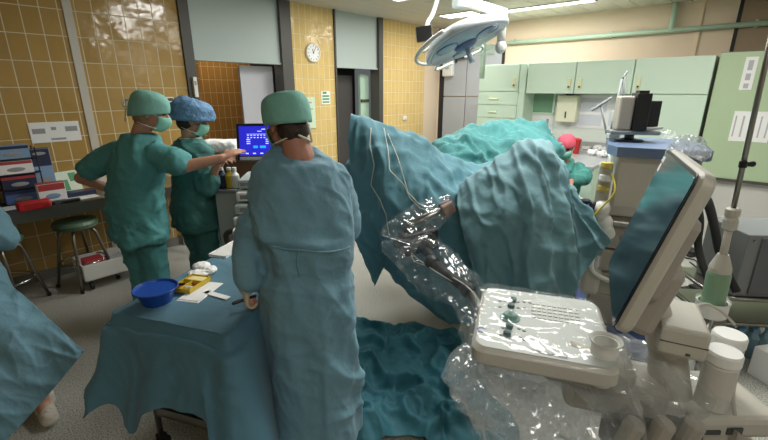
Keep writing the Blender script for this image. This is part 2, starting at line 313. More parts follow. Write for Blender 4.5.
def cloth(org, ux, uy, sx, sy, d, cols, steps=160, iters=10, thick=.008, fric=.6, stiff=.25, pins=None, wob=.01, seed=1, grav=9.8, damp=.985, floor=True, shape=None):
    rng = np.random.RandomState(seed); nx = int(sx/d)+1; ny = int(sy/d)+1
    ux = np.array(V(ux).normalized()); uy = np.array(V(uy).normalized()); org = np.array(org, float)
    I, J = np.meshgrid(np.arange(nx), np.arange(ny), indexing='ij'); X = org+ux*(I*d)[..., None]+uy*(J*d)[..., None]
    un = np.cross(ux, uy)
    wv = np.zeros((nx, ny))
    for k in range(6):
        f = rng.uniform(2, 9, 2)*rng.choice([-1, 1], 2); wv += np.sin(I*d*f[0]+J*d*f[1]+rng.uniform(0, 6))
    X = X+un*(wv*wob)[..., None]+rng.normal(0, wob*.2, X.shape)
    if shape: X = shape(X)
    P = X.copy(); w = np.ones((nx, ny))
    if pins:
        for (i, j) in pins: w[i, j] = 0
    dt = 1/60.
    def cons():
        out = []
        def c(a, b, rest, k): out.append((a, b, rest, k))
        S = np.s_
        for st in (0, 1):
            for (dx, dy, k) in ((1, 0, 1), (0, 1, 1)):
                if dx: a = S[st:nx-1:2, :]; b = S[st+1:nx:2, :]; ln = len(range(st, nx-1, 2)); a = S[st:st+2*ln:2, :]; b = S[st+1:st+1+2*ln:2, :]
                else: ln = len(range(st, ny-1, 2)); a = S[:, st:st+2*ln:2]; b = S[:, st+1:st+1+2*ln:2]
                if ln: c(a, b, d, 1.)
            ln = len(range(st, nx-1, 2))
            c(S[st:st+2*ln:2, :-1], S[st+1:st+1+2*ln:2, 1:], d*2**.5, .5); c(S[st:st+2*ln:2, 1:], S[st+1:st+1+2*ln:2, :-1], d*2**.5, .5)
        for g, n in ((3, 0),):
            pass
        for st in range(4):
            ln = len(range(st, nx-2, 4)); 
            if ln: c(S[st:st+4*ln:4, :], S[st+2:st+2+4*ln:4, :], 2*d, stiff)
            ln = len(range(st, ny-2, 4))
            if ln: c(S[:, st:st+4*ln:4], S[:, st+2:st+2+4*ln:4], 2*d, stiff)
        return out
    CS = cons(); W_ = w[..., None]
    for s in range(steps):
        v = (X-P)*damp; sp = np.linalg.norm(v, axis=2, keepdims=True); v *= np.minimum(1, .04/(sp+1e-9)); P = X.copy(); X = X+(v+np.array([0, 0, -grav*dt*dt]))*W_
        for it in range(iters):
            for a, b, rest, k in CS:
                A_, B_ = X[a], X[b]; dl = B_-A_; l = np.linalg.norm(dl, axis=2, keepdims=True)+1e-9; wa, wb = W_[a], W_[b]; ws = wa+wb+1e-9
                cor = dl*((l-rest)/l)*k/ws; X[a] = A_+cor*wa; X[b] = B_-cor*wb
            if it % 3 == 2 or it == iters-1:
                q = X.reshape(-1, 3); p0 = P.reshape(-1, 3)
                for f in cols:
                    dd, n = f(q); m = (dd < thick)
                    if m.any():
                        q[m] += n[m]*(thick-dd[m])[:, None]
                        mv = q[m]-p0[m]; tn = mv-n[m]*(mv*n[m]).sum(1)[:, None]; q[m] -= tn*fric*.5
                if floor:
                    m = q[:, 2] < thick
                    q[m, 2] = thick; mv = q[m]-p0[m]; mv[:, 2] = 0; q[m] -= mv*fric*.5
                X = q.reshape(X.shape)
    return X
def grid_mesh(name, X, thick=.004, sub=1, hole=None):
    nx, ny, _ = X.shape; me = bpy.data.meshes.new(name)
    fs = [(i*ny+j, (i+1)*ny+j, (i+1)*ny+j+1, i*ny+j+1) for i in range(nx-1) for j in range(ny-1) if not (hole and hole(i, j))]
    me.from_pydata(X.reshape(-1, 3).tolist(), [], fs); me.update()
    o = bpy.data.objects.new('tmp', me); col.objects.link(o)
    if thick: md = o.modifiers.new('t', 'SOLIDIFY'); md.thickness = thick; md.offset = 0
    if sub: md = o.modifiers.new('s', 'SUBSURF'); md.levels = sub; md.render_levels = sub
    dg = bpy.context.evaluated_depsgraph_get(); out = bpy.data.meshes.new_from_object(o.evaluated_get(dg))
    bpy.data.objects.remove(o); bpy.data.meshes.remove(me); out.polygons.foreach_set('use_smooth', [True]*len(out.polygons)); out.name = name
    return out
def cloth_obj(name, label, cat, X, m, thick=.004, group=None, sub=1):
    me = grid_mesh(name, X, thick, sub); c = X.reshape(-1, 3).mean(0); loc = V((c[0], c[1], X[..., 2].min())); me.transform(Matrix.Translation(-loc))
    o = link(name, me, m, None, Matrix.Translation(loc)); return tag(o, label, cat, group)
def snap(bvhs, px, py, out=.008):          # point on a surface lying under a ray, lifted off it
    o = V((0, 0, EYE)); d = ray(px, py).normalized(); best = None
    for b in bvhs:
        h = b.ray_cast(o, d)
        if h[0] is not None and (best is None or h[3] < best[1]): best = (h[0]-d*out, h[3])
    return best[0] if best else None
def bvh_of(o):
    me = o.data; mw = o.matrix_world
    return BVHTree.FromPolygons([mw @ v.co for v in me.vertices], [tuple(p.vertices) for p in me.polygons])
def spline(pts, n=8):
    pts = [V(p) for p in pts]; out = []
    for i in range(len(pts)-1):
        p0, p1, p2, p3 = pts[max(i-1, 0)], pts[i], pts[i+1], pts[min(i+2, len(pts)-1)]
        for k in range(n):
            t = k/n; out.append(.5*((2*p1)+(p2-p0)*t+(2*p0-5*p1+4*p2-p3)*t*t+(3*p1-p0-3*p2+p3)*t**3))
    return out+[pts[-1]]
# ================================================================== ROOM
b = MB(); b.box(-7.5, 2.0, -6.7, 1.7, -.1, 0); struct('floor', b, M['floor'], FL)
# ceiling of narrow metal slats running along the tiled wall
b = MB(); b.box(-7.5, 2.0, -6.7, 1.7, CEIL+.012, CEIL+.1)
y = -6.7
while y < 1.6: b.box(-7.5, 2.0, y+.005, y+.195, CEIL, CEIL+.012); y += .2
struct('ceiling', b, M['ceil'], FL)
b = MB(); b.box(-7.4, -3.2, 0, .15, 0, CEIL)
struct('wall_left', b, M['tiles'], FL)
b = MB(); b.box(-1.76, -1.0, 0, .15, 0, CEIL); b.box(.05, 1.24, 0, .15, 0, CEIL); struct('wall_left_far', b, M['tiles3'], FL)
b = MB(); b.box(1.24, 1.80, 0, .15, 0, CEIL); struct('wall_far_left', b, M['beige'], FL)
b = MB(); b.box(-4.235, -4.165, -.012, 0, 0, CEIL, bev=.003); struct('trim_1', b, mat('trim_white', (196, 190, 178), .5), FL)
for i, (a, c) in enumerate(((-3.21, -3.10), (-1.93, -1.76), (-1.0, -.975), (-.045, .055))):
    b = MB(); b.box(a, c, -.03, .17, 0, CEIL); struct('trim_%d' % (i+2), b, M['dgrey'], FL)
for i, (a, c) in enumerate(((-3.10, -1.93), (-.975, -.045))):
    b = MB(); b.box(a, c, .02, .12, 2.07, CEIL); b.box(a, c, .0, .02, 2.07, 2.09); struct('trim_%d' % (i+6), b, mat('grey_green_panel', (172, 184, 180), .5), FL)
# rooms beyond the two doorways
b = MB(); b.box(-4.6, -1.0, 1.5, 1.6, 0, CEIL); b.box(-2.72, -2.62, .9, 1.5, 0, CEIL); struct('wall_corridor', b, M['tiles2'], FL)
b = MB(); b.box(-2.42, -1.93, .22, .262, 0.02, 2.05, bev=.004); d = struct('door_1', b, mat('white_door', (190, 190, 196), .5), FL)
b = MB(); b.box(-2.36, -2.33, .17, .22, .98, 1.12, bev=.005); h = link('door_handle', b.mesh('door_handle'), M['steel'], d)
b = MB(); b.box(-.975, -.30, .35, .40, 0, 1.98); d = struct('door_2', b, M['door'], FL)
b = MB(); b.box(-1.6, .6, 1.2, 1.3, 0, CEIL); struct('wall_behind_door', b, M['dark'], FL)  # near-black colour stands in for the shade of the unlit room
b = MB(); b.box(-.26, -.06, .2, .25, 0, 2.0); d = struct('door_3', b, mat('mint_door', (178, 205, 184), .4), FL)
b = MB(); b.box(-.26, -.08, .17, .2, 1.56, 1.60, bev=.006); link('door_rail', b.mesh('door_rail'), M['dgrey'], d)
# cabinet wall
b = MB(); b.box(.10, 6.5, 0, .15, 0, CEIL); struct('wall_back', b, M['beige'], FR)
b = MB(); b.box(-.1, .03, -.02, .15, 0, CEIL); struct('wall_back_corner', b, M['beige'], FR)
b = MB(); b.box(.03, .14, -.03, .0, 0, 2.5); struct('trim_8', b, M['dark'], FR)
b = MB(); b.box(.14, .62, -.03, 0, 0, 1.62); b.box(.64, 1.31, -.03, 0, 0, 1.62); b.box(.14, .62, -.03, 0, 1.64, 2.45); b.box(.64, 1.31, -.03, 0, 1.64, 2.45)
struct('door_4', b, mat('grey_steel_door', (168, 172, 178), .4), FR)
b = MB(); b.box(1.31, 1.35, -.035, 0, 0, 2.45); struct('trim_9', b, M['dark'], FR)
b = MB(); b.box(4.40, 4.44, -.02, 0, 2.0, CEIL); struct('trim_10', b, M['dark'], FR)
b = MB(); b.box(4.44, 6.5, -.015, 0, 0, CEIL); struct('wall_panel', b, M['beiged'], FR)
b = MB(); b.box(4.0, 4.05, -.02, 0, 2.1, CEIL); struct('trim_11', b, mat('beige_strip', (222, 200, 172), .6), FR)
# right side wall and wall behind the camera
b = MB(); b.box(6.5, 6.65, -9.3, 0, 0, CEIL); struct('wall_right', b, M['lowerw'], FR)
b = MB(); b.box(-7.4, -7.25, -6.5, 0, 0, CEIL); struct('wall_near_left', b, M['tiles'], FL)
b = MB(); b.box(-7.25, -3.21, -.012, 0, 0, .1); b.box(.055, 1.24, -.012, 0, 0, .1); b.box(-1.76, -1.0, -.012, 0, 0, .1); struct('baseboard_left', b, M['baseboard'], FL)
# medical gas pipes along the cabinet wall
t = thing('wall_pipe', 'mint green pipe along the beige wall above the cabinets, with a riser to the ceiling', 'pipe', FR)
b = MB(); b.tube([(1.36, -.06, 2.51), (5.4, -.06, 2.51)], .032); obj('pipe_run', b, M['mint2'], t)
tp = RP(675, 10, .06)[0]
b = MB(); b.tube([(tp, -.06, 2.51), (tp, -.06, CEIL)], .036); obj('riser', b, M['mint2'], t)
for q in (1.5, 3.0, 4.6):
    b = MB(); b.box(q-.015, q+.015, -.06, 0, 2.47, 2.56); obj('bracket', b, M['mint2'], t)
t = thing('ceiling_pipe', 'mint green post with a flanged cross arm behind the surgical lamp', 'post', fr((.86, 6.6, 0)))
pp = AY(488, 35, 6.0); pq = AY(489, 70, 6.0)
b = MB(); b.tube([(0, 0, 1.9), (0, 0, CEIL)], .035); obj('pole', b, M['mint2'], t)
b = MB(); b.box(-.16, .16, -.03, .03, 2.27, 2.33); b.box(-.12, .14, -.03, .03, 2.2, 2.23); obj('cross_arm', b, M['mint2'], t)
x = AY(484, 45, 6.0); t.location = (x.x, 6.0, 0)
# ceiling lights
LIGHTS = []
def fixture(label, cx, cy, L, w, yaw, power, group='recessed fluorescent ceiling lights'):
    t = thing('ceiling_light', label, 'ceiling light', fr((cx, cy, CEIL), yaw), group)
    b = MB(); b.box(-L/2-.02, L/2+.02, -w/2-.02, -w/2, -.018, 0); b.box(-L/2-.02, L/2+.02, w/2, w/2+.02, -.018, 0); b.box(-L/2-.02, -L/2, -w/2, w/2, -.018, 0); b.box(L/2, L/2+.02, -w/2, w/2, -.018, 0)
    obj('light_frame', b, M['white'], t); b = MB(); b.box(-L/2, L/2, -w/2, w/2, -.012, -.002); obj('diffuser', b, M['fix'], t)
    ld = bpy.data.lights.new('panel_light', 'AREA'); ld.shape = 'RECTANGLE'; ld.size = L; ld.size_y = w; ld.energy = power; ld.color = (1., 1., .98)
    lo = bpy.data.objects.new('panel_light', ld); col.objects.link(lo); lo.parent = t; lo.location = (0, 0, -.025)
ya = ANG-PI/2
c = (AZ(490, 10, CEIL)+AZ(583, 0, CEIL))/2
fixture('long fluorescent ceiling light strip near the beige wall, right of the surgical lamp', 2.1, 6.35, 1.5, .17, ya, 34)
c = AZ(460, 14, CEIL); fixture('short bright ceiling light panel just behind the surgical lamp head', c.x, c.y, .55, .3, ya, 16)
c = AZ(401, -4, CEIL); fixture('ceiling light panel at the top edge of the photo, left of the surgical lamp', c.x+.0, c.y-.2, .6, .6, ya, 26)
fixture('ceiling light panel over the instrument table, above the frame', -.4, 3.8, .9, .3, ya, 24)
fixture('ceiling light panel over the patient drapes, above the frame', 1.0, 3.0, 1.2, .6, ya, 41)
fixture('ceiling light panel over the ultrasound cart, above the frame', 2.6, 3.4, 1.2, .5, ya, 26)
fixture('ceiling light panel behind the photographer, above the frame', .4, -.4, 1.2, .3, ya, 9)
ld = bpy.data.lights.new('corridor_light', 'POINT'); ld.energy = 17; ld.shadow_soft_size = .2; ld.color = (1, .93, .82); lo = bpy.data.objects.new('corridor_light', ld); col.objects.link(lo); lo.location = FL @ V((-2.3, .8, 2.6))
w = bpy.data.worlds.new('world'); sc.world = w; w.use_nodes = True; w.node_tree.nodes['Background'].inputs[0].default_value = (.9, .95, 1, 1); w.node_tree.nodes['Background'].inputs[1].default_value = .12
# clock
t_, z_ = LP(312, 53, 0); t = thing('wall_clock', 'round white wall clock with black hands on the yellow tiled pillar', 'clock', FL @ Matrix.Translation((t_, 0, z_)))
b = MB(); b.lathe([(.12, 0), (.125, .02), (.12, .04), (.105, .042), (.105, .03)], (0, 0, 0), 40, (0, -1, 0)); obj('rim', b, M['white'], t)
b = MB(); b.lathe([(.105, .028), (.105, .032)], (0, 0, 0), 40, (0, -1, 0)); dial = obj('dial', b, M['paper'], t)
b = MB()
for k in range(12):
    m = Matrix.Rotation(PI*k/6, 4, 'Y'); b.box(-.004, .004, -.0345, -.032, .08, .098, m)
b.box(-.004, .004, -.036, -.034, -.01, .055, Matrix.Rotation(-.35, 4, 'Y')); b.box(-.003, .003, -.038, -.036, -.01, .085, Matrix.Rotation(.5, 4, 'Y')); b.cyl((0, -.032, 0), .009, .008, 12, axis='Y'); b.box(-.01, .01, -.0345, -.032, -.01, .01)
obj('hand', b, M['black'], t)
def plate(name, label, cat, off, p0, p1, m, lines=None, lm=None, frame='L', dep=.006, thick=None):
    f = LP if frame == 'L' else RP; F = FL if frame == 'L' else FR
    (a, z1), (c_, z0) = f(*p0, off), f(*p1, off)
    t = thing(name, label, cat, F @ Matrix.Translation((a, -off, z0))); w_ = c_-a; h_ = z1-z0
    b = MB(); b.box(0, w_, -dep, 0, 0, h_, bev=.001); obj('board', b, m, t)
    if lines:
        b = MB()
        for (x0, x1, y0, y1) in lines: b.box(x0*w_, x1*w_, -dep-.0012, -dep, y0*h_, y1*h_)
        obj('print', b, lm, t)
    return t
plate('wall_sign', 'small white instruction sign with green pictograms on the tiled pillar below the clock', 'sign', 0, (321, 91), (330, 104), M['paper'], [(.15, .6, .78, .95), (.1, .9, .55, .68), (.1, .9, .32, .45), (.1, .9, .1, .22)], M['greenw'])
plate('taped_notice', 'wide white notice sheet taped on the dark tiles above the glove boxes', 'notice', 0, (27, 123), (82, 140), M['paper'], [(.05, .3, .45, .7), (.42, .52, .6, .75), (.7, .95, .5, .75), (.38, .68, .1, .2)], M['paper2'])
plate('switch_box', 'white switch box on the dark door frame behind the blue bouffant cap', 'switch box', .03, (191, 77), (197, 97), M['white'], [(.2, .8, .6, .8)], M['paper2'], dep=.05)
plate('door_label', 'small dark label on the tiles between the two nurses', 'label', 0, (166, 97), (174, 102), M['paper'], [(.1, .9, .2, .8)], M['dgrey'])
plate('green_notice', 'pale green sheet of paper hung on the tiles behind the surgeon', 'notice', .01, (303, 97), (316, 128), mat('pale_green_sheet', (200, 216, 190), .7), [(.1, .7, .8, .85), (.1, .8, .6, .64)], M['paper2'])
b = MB(); t_, z_ = LP(407, 116, 0); b.cyl((t_, 0, z_), .035, .03, axis='Y'); 
t_, z_ = LP(404, 118, 0)
t = thing('wall_socket', 'small white twin socket low on the far yellow tiles above the big drape', 'socket', FL @ Matrix.Translation((t_, 0, z_)))
b = MB(); b.box(-.05, .05, -.03, 0, -.035, .035, bev=.006); obj('cover', b, M['white'], t); b = MB(); b.lathe([(.02, .03), (.02, .045)], (.0, 0, 0), 16, (0, -1, 0)); obj('plug', b, M['white'], t)
# wall phone on the grey door
t_, z_ = RP(450, 67, .03); t = thing('wall_dispenser', 'white wall box with a round window hanging on the grey door under the blue bracket', 'dispenser', FR @ Matrix.Translation((t_, -.03, z_)))
b = MB(); b.box(-.11, .11, -.1, 0, -.17, .15, bev=.02); obj('body', b, M['white'], t); b = MB(); b.lathe([(.05, .1), (.05, .11)], (0, 0, 0), 20, (0, -1, 0)); obj('window', b, M['lgrey'], t)
t_, z_ = RP(457, 57, .03); t = thing('wall_bracket', 'dark blue T shaped bracket fixed high on the grey door', 'bracket', FR @ Matrix.Translation((t_, -.03, z_)))
b = MB(); b.box(-.22, .24, -.09, 0, -.035, .045, bev=.01); obj('bar', b, M['navy'], t); b = MB(); b.box(-.012, .012, -.05, 0, -.1, -.03); obj('stem', b, M['dgrey'], t)
# ------------------------------------------------------------------ cabinets (fronts at OFF from the wall)
OFF = 1.0
def rt(px, py, off=OFF): return RP(px, py, off)
tL = rt(480, 65)[0]; t1 = rt(525, 92)[0]; t2 = rt(577.5, 61)[0]; t3 = rt(636.5, 58)[0]; t4 = rt(716, 60)[0]; zt = rt(577, 61)[1]; zb = rt(600, 94)[1]
def knob(t, x, z, par=None):
    b = MB(); b.box(x-.022, x+.022, -.012, 0, z-.05, z+.05, bev=.004); k = obj('lock_plate', b, M['cream'], par, frame=None)
    b = MB(); b.lathe([(.012, .012), (.012, .03), (.006, .034)], (x, 0, z-.02), 14, (0, -1, 0)); obj('keyhole', b, M['dgrey'], par)
def cabinet(name, label, x0, x1, z0, z1, depth, doors, drawers=(), group=None, cat='cabinet', m='mint'):
    t = thing(name, label, cat, FR @ Matrix.Translation((x0, -OFF, z0)), group); w_ = x1-x0; h_ = z1-z0
    b = MB(); b.box(.004, w_-.004, .022, depth, 0, h_); obj('carcass', b, M[m], t)
    for (a, c_, p, q, side) in doors:
        b = MB(); b.box(a*w_+.006, c_*w_-.006, 0, .02, p*h_+.005, q*h_-.005, bev=.003); d = obj('door', b, M[m], t)
        if side is not None: x = a*w_+.07 if side < 0 else c_*w_-.07; b = MB(); b.box(x-.022, x+.022, -.012, 0, p*h_+.06, p*h_+.2, bev=.004); obj('lock_plate', b, mat('lock_yellow', (214, 214, 170), .5), d); b = MB(); b.lathe([(.013, 0), (.013, .028)], (x, 0, p*h_+.09), 12, (0, -1, 0)); obj('keyhole', b, M['dgrey'], d)
    for (p, q) in drawers:
        b = MB(); b.box(.006, .86*w_, 0, .02, p*h_+.004, q*h_-.004, bev=.003); d = obj('drawer', b, M[m], t)
        b = MB(); zc = (p+q)/2*h_; xc = .36*w_; b.tube([(xc-.07, 0, zc), (xc-.06, -.03, zc-.01), (xc+.06, -.03, zc-.01), (xc+.07, 0, zc)], .008, 8); obj('handle', b, mat('lock_yellow', (214, 214, 170), .5), d)
    return t
zs = [rt(500, y)[1] for y in (91.5, 105, 118, 131)]
H_ = zt
dr = [((zs[i+1])/H_, zs[i]/H_) for i in range(3)]+[((zs[3]-.2*(k+1))/H_, (zs[3]-.2*k)/H_) for k in range(3)]
cabinet('storage_cabinet', 'tall mint cabinet at the left end of the row, with yellow-handled drawers', tL, t1, 0, zt, .55, [(0, .86, zs[0]/H_, 1, 1), (.86, 1, 0, 1, None)], dr)
cabinet('wall_cabinet', 'mint wall cabinet between the drawer cabinet and the noticeboard, lock at its right', t1+.01, t2, zb, zt, .4, [(0, 1, 0, 1, 1)], group='mint wall cabinets')
cabinet('wall_cabinet', 'mint wall cabinet above the noticeboard, lock at its lower left corner', t2, t3, zb, zt, .4, [(0, 1, 0, 1, -1)], group='mint wall cabinets')
cabinet('tall_cabinet', 'wide tall mint cabinet behind the black patient monitor, two doors one above the other', t3, t4, 0, zt, .45, [(0, 1, zb/zt, 1, -1), (0, 1, .0, zb/zt, None)])
t = thing('panel_unit', 'large pale green wall panel at the right edge behind the drip pole', 'panel', FR @ Matrix.Translation((t4, -OFF, 0)))
zp = rt(740, 180)[1]; wp = 5.58-t4; s1 = rt(768, 58)[0]-t4
b = MB(); b.box(.03, wp, .03, .9, zp, zt+.03); obj('core', b, mat('panel_edge', (120, 132, 112), .5), t)
for a, c_ in ((.035, s1), (s1+.01, wp-.01)):
    b = MB(); b.box(a, c_, 0, .03, zp, zt+.02, bev=.003); obj('panel', b, mat('pale_green_panel', (172, 192, 156), .5), t)
b = MB(); b.box(.03, wp, -.01, .03, zp-.03, zp); obj('lower_rail', b, M['dgrey'], t)
b = MB(); b.box(.03, wp, .06, .9, 0, zp-.03); obj('lower_panel', b, M['lowerw'], t)
plate('cabinet_papers', 'white table of printed columns stuck on the pale green panel behind the drip pole', 'notice', OFF, (735, 111), (767, 143), M['paper'], [(.06, .10, .15, .85), (.25, .30, .15, .85), (.46, .55, .15, .85), (.7, .74, .15, .85), (.88, .92, .15, .85)], mat('print_pale', (176, 176, 182), .8), frame='R')
plate('label_strip', 'narrow vertical paper strip high on the pale green panel', 'label', OFF, (746.5, 57), (751, 90), M['paper'], [(.3, .7, .05, .2), (.3, .7, .3, .5), (.3, .7, .6, .9)], mat('print_pale', (176, 176, 182), .8), frame='R')
# niche behind the counter, noticeboard
b = MB(); b.box(t1, t3, -.62, -.58, .0, zb+.3); struct('wall_niche', b, mat('niche_paint', (222, 228, 220), .6), FR)
a0, z0 = RP(531, 112, .62); a1, z1 = RP(555, 92, .62)
t = thing('serving_hatch', 'green glazed hatch in the niche under the wall cabinet', 'hatch', FR @ Matrix.Translation((a0, -.62, z0)))
b = MB(); b.box(0, a1-a0, -.012, 0, 0, 1.72-z0); obj('glass', b, M['mintd'], t); b = MB(); b.box(-.03, 0, -.03, 0, -.03, 1.72-z0); b.box(a1-a0, a1-a0+.03, -.03, 0, -.03, 1.72-z0); b.box(-.03, a1-a0+.03, -.03, 0, -.03, 0); obj('frame', b, M['mint'], t)
plate('notice_board', 'white board covered with papers above the back counter', 'notice board', .625, (575, 95), (640, 131), mat('board_white', (240, 240, 240), .5), [(.05, .5, .5, .92), (.08, .45, .08, .42), (.55, .9, .1, .5)], mat('paper_grey', (214, 218, 226), .8), frame='R')
plate('printed_sheet', 'white sheet taped low in the niche left of the soap dispenser', 'paper sheet', .625, (532, 109), (552, 133), M['paper'], [(.1, .35, .35, .45), (.7, .8, .2, .6), (.2, .6, .1, .2)], M['paper2'], frame='R')
a, z = RP(566, 108, .8)
t = thing('soap_dispenser', 'cream box dispenser on the wall left of the noticeboard', 'dispenser', FR @ Matrix.Translation((a, -.63, z)))
b = MB(); b.box(-.14, .14, -.16, 0, -.2, .17, bev=.015); obj('body', b, mat('dispenser_cream', (226, 228, 200), .45), t); b = MB(); b.box(-.05, .05, -.1, -.02, .17, .2, bev=.008); obj('top_cap', b, M['dgrey'], t); b = MB(); b.box(-.01, .01, -.165, -.16, -.14, -.05); obj('slot', b, M['dgrey'], t)
# back counter
t = thing('back_counter', 'steel-topped counter with pale fronts behind the seated person', 'counter', FR @ Matrix.Translation((t1+.02, -2.05, 0))); w_ = t3-t1-.04
zc = .92
b = MB(); b.box(0, w_, -.02, 1.42, zc-.04, zc, bev=.006); b.box(0, w_, 1.38, 1.42, zc, zc+.12); obj('worktop', b, mat('pale_steel_top', (172, 174, 176), .35, .3), t)
b = MB(); b.box(0, w_, .03, 1.40, .08, zc-.04); b.box(.02, w_-.02, .08, 1.35, 0, .08); obj('carcass', b, M['mint'], t)
for k in range(3):
    b = MB(); b.box(w_*k/3+.006, w_*(k+1)/3-.006, .01, .03, .1, zc-.05, bev=.003); d = obj('door', b, mat('pale_mint_front', (186, 206, 190), .45), t)
    b = MB(); b.tube([(w_*k/3+.1, .01, .7), (w_*k/3+.1, -.02, .69), (w_*k/3+.22, -.02, .69), (w_*k/3+.22, .01, .7)], .006, 8); obj('handle', b, M['steel'], d)
def onc(px, py, z=.922): return AZ(px, py, z)
def bin_(label, px, py, r, h, m, lid=None):
    p = onc(px, py); t = thing('sharps_bin', label, 'container', p); b = MB(); b.lathe([(r*.85, 0), (r, h), (r*.93, h), (r*.8, .01)], (0, 0, 0), 24); obj('tub', b, m, t)
    b = MB(); b.lathe([(r*1.06, h), (r*1.06, h+.02), (r*.5, h+.035)], (0, 0, 0), 24); obj('lid', b, lid or m, t)
bin_('red sharps container on the back counter, right of the pink cap', 573, 153, .085, .17, M['red'], M['red'])
bin_('red container further back on the counter, left of the other red one', 562, 142, .085, .2, M['red'], M['white'])
bin_('clear plastic jar between the red container and the white carton', 577, 142, .07, .13, M['clear'], M['white'])
def carton(label, px, py, s, m, m2=None, yaw=0, name='carton', cat='box', z=.922):
    p = AZ(px, py, z); t = thing(name, label, cat, fr(p, yaw)); b = MB(); b.box(-s[0]/2, s[0]/2, -s[1]/2, s[1]/2, 0, s[2], bev=.003); obj('box', b, m, t)
    b = MB(); b.box(-s[0]*.42, s[0]*.42, -s[1]/2-.001, -s[1]/2, s[2]*.15, s[2]*.45); b.box(-s[0]*.4, s[0]*.4, -s[1]*.3, s[1]*.3, s[2], s[2]+.001); obj('print', b, m2 or M['boxblue'], t); return t
carton('white carton with a purple flap on the back counter under the noticeboard', 589, 143, (.26, .15, .12), M['paper'], M['boxnavy'], ya+.2)
carton('small white carton at the front of the back counter beside the red container', 586, 151, (.1, .08, .07), M['white'], M['paper2'], ya)
carton('small grey box pushed to the rear of the back counter', 599, 144, (.16, .1, .06), M['grey'], M['paper2'], ya)
rng = random.Random(3)
for i, (px, py, lb) in enumerate(((593, 155, 'crumpled white wrapper on the back counter, left of the other wrappers'), (603, 157, 'crumpled white wrapper on the back counter close to the blue grey machine top'), (598, 151, 'crumpled white wrapper rearmost on the back counter'), (607, 152, 'crumpled white wrapper tucked behind the blue grey machine top'))):
    p = onc(px, py); b = MB(); b.ell(p+V((0, 0, .03)), (.07, .05, .03)); me = remeshed(b, .006, 1)
    displace(me, lambda c_, n: .018*ridge(c_+V((i, 0, 0)), 22)); me.transform(Matrix.Translation(-p)); me.transform(Matrix.Translation((0, 0, .01)))
    o = link('crumpled_wrapper', me, M['paper'], None, Matrix.Translation(p)); tag(o, lb, 'wrapper', 'crumpled wrappers on the counter')
# ------------------------------------------------------------------ left counter
zc = .82; OL = .58
t = thing('side_counter', 'stainless steel counter along the dark tiled wall at the left', 'counter', FL @ Matrix.Translation((-6.9, 0, 0))); tl = 6.9
b = MB(); b.box(0, 3.45, -OL, 0, zc-.015, zc); b.box(0, 3.45, -OL, -OL+.02, zc-.1, zc-.015); b.box(3.43, 3.45, -OL, 0, zc-.1, zc-.015); obj('worktop', b, M['steel'], t)
for x in (.3, 3.38):
    for y in (-OL+.05, -.06):
        b = MB(); b.box(x-.02, x+.02, y-.02, y+.02, 0, zc-.015); obj('leg', b, M['steel'], t)
def lc(px, py, z=zc): p = AZ(px, py, z); return p
YL = ANG
def gbox(label, px, py, s, m, top=None, side=None, z=zc, yaw=0., name='glove_box', group='cardboard glove boxes on the side counter'):
    p = AZ(px, py, z+.001); t = thing(name, label, 'box', fr(p, YL+yaw), group)
    b = MB(); b.box(-s[0]/2, s[0]/2, -s[1]/2, s[1]/2, 0, s[2], bev=.002); obj('carton', b, m, t)
    if top: b = MB(); b.box(-s[0]/2+.004, s[0]/2-.004, -s[1]/2-.001, -s[1]/2, s[2]*.66, s[2]-.003); b.box(-s[0]/2-.0, s[0]/2, -s[1]/2, s[1]/2, s[2], s[2]+.0015); obj('band', b, top, t)
    if side: b = MB(); b.ell((0, -s[1]/2, s[2]*.36), (s[0]*.28, .003, s[2]*.14)); b.box(-s[0]*.4, s[0]*.4, -s[1]/2-.0012, -s[1]/2, s[2]*.08, s[2]*.14); obj('opening', b, side, t)
    return t
# wire rack of boxes, four rows
rk = thing('glove_box_rack', 'black wire rack holding rows of glove boxes at the left edge of the counter', 'rack', fr(AZ(27, 202, zc), YL))
P_ = FRAMES[rk['_f']]
RW_, RD_, RH_ = .62, .14, .40
b = MB()
for x in (-.45, -.17, .13): b.tube([(x, -.07, 0), (x, -.07, .47), (x, .07, .47), (x, .07, 0)], .005, 8)
obj('side_frame', b, M['rubber'], rk)
for z in (.005, .130, .255, .380):
    b = MB(); b.box(-.46, .14, -.075, .07, z-.003, z+.003); obj('shelf', b, M['rubber'], rk)
rows = [('boxblue', 'boxnavy', 'lowest row'), ('boxnavy', 'boxred', 'second lowest row'), ('paper', 'boxred', 'second row from the top'), ('boxlb', 'boxnavy', 'top row')]
for k, (m1, m2, w1) in enumerate(rows):
    for j, x in enumerate((-.31, -.02)):
        p = P_ @ V((x, 0,   .009+.125*k)); t = thing('glove_box', '%s glove box in the rack, %s, %s column' % ({'boxblue': 'mid blue', 'boxnavy': 'navy blue', 'paper': 'white and red', 'boxlb': 'light blue'}[m1], w1, ('left', 'right')[j]), 'box', fr(p, YL), 'glove boxes in the rack')
        b = MB(); b.box(-.115, .115, -.06, .06, 0, .108, bev=.002); obj('carton', b, M[m1], t)
        b = MB(); b.box(-.112, .112, -.0612, -.06, .08, .104); obj('band', b, M[m2], t)
        b = MB(); b.ell((0, -.06, .036), (.06, .003, .018)); obj('opening', b, M['paper2'], t)
t = gbox('tall light blue box with a black top standing right of the rack', 49, 197.5, (.15, .07, .44), M['boxlb'], M['boxnavy'], None)
b = MB(); b.ell((0, -.035, .40), (.05, .003, .015)); b.box(-.05, .05, -.037, -.035, .1, .19, Matrix.Rotation(.0, 4, 'Y')); obj('opening', b, M['paper2'], t)
gbox('square white box with a red edge standing in front of the tall blue box', 54, 202, (.19, .09, .17), M['paper'], M['boxred'], M['boxlb'])
t = gbox('navy blue flat box lying at the right end of the counter', 80, 195, (.24, .12, .04), M['boxnavy'], M['navy'], None)
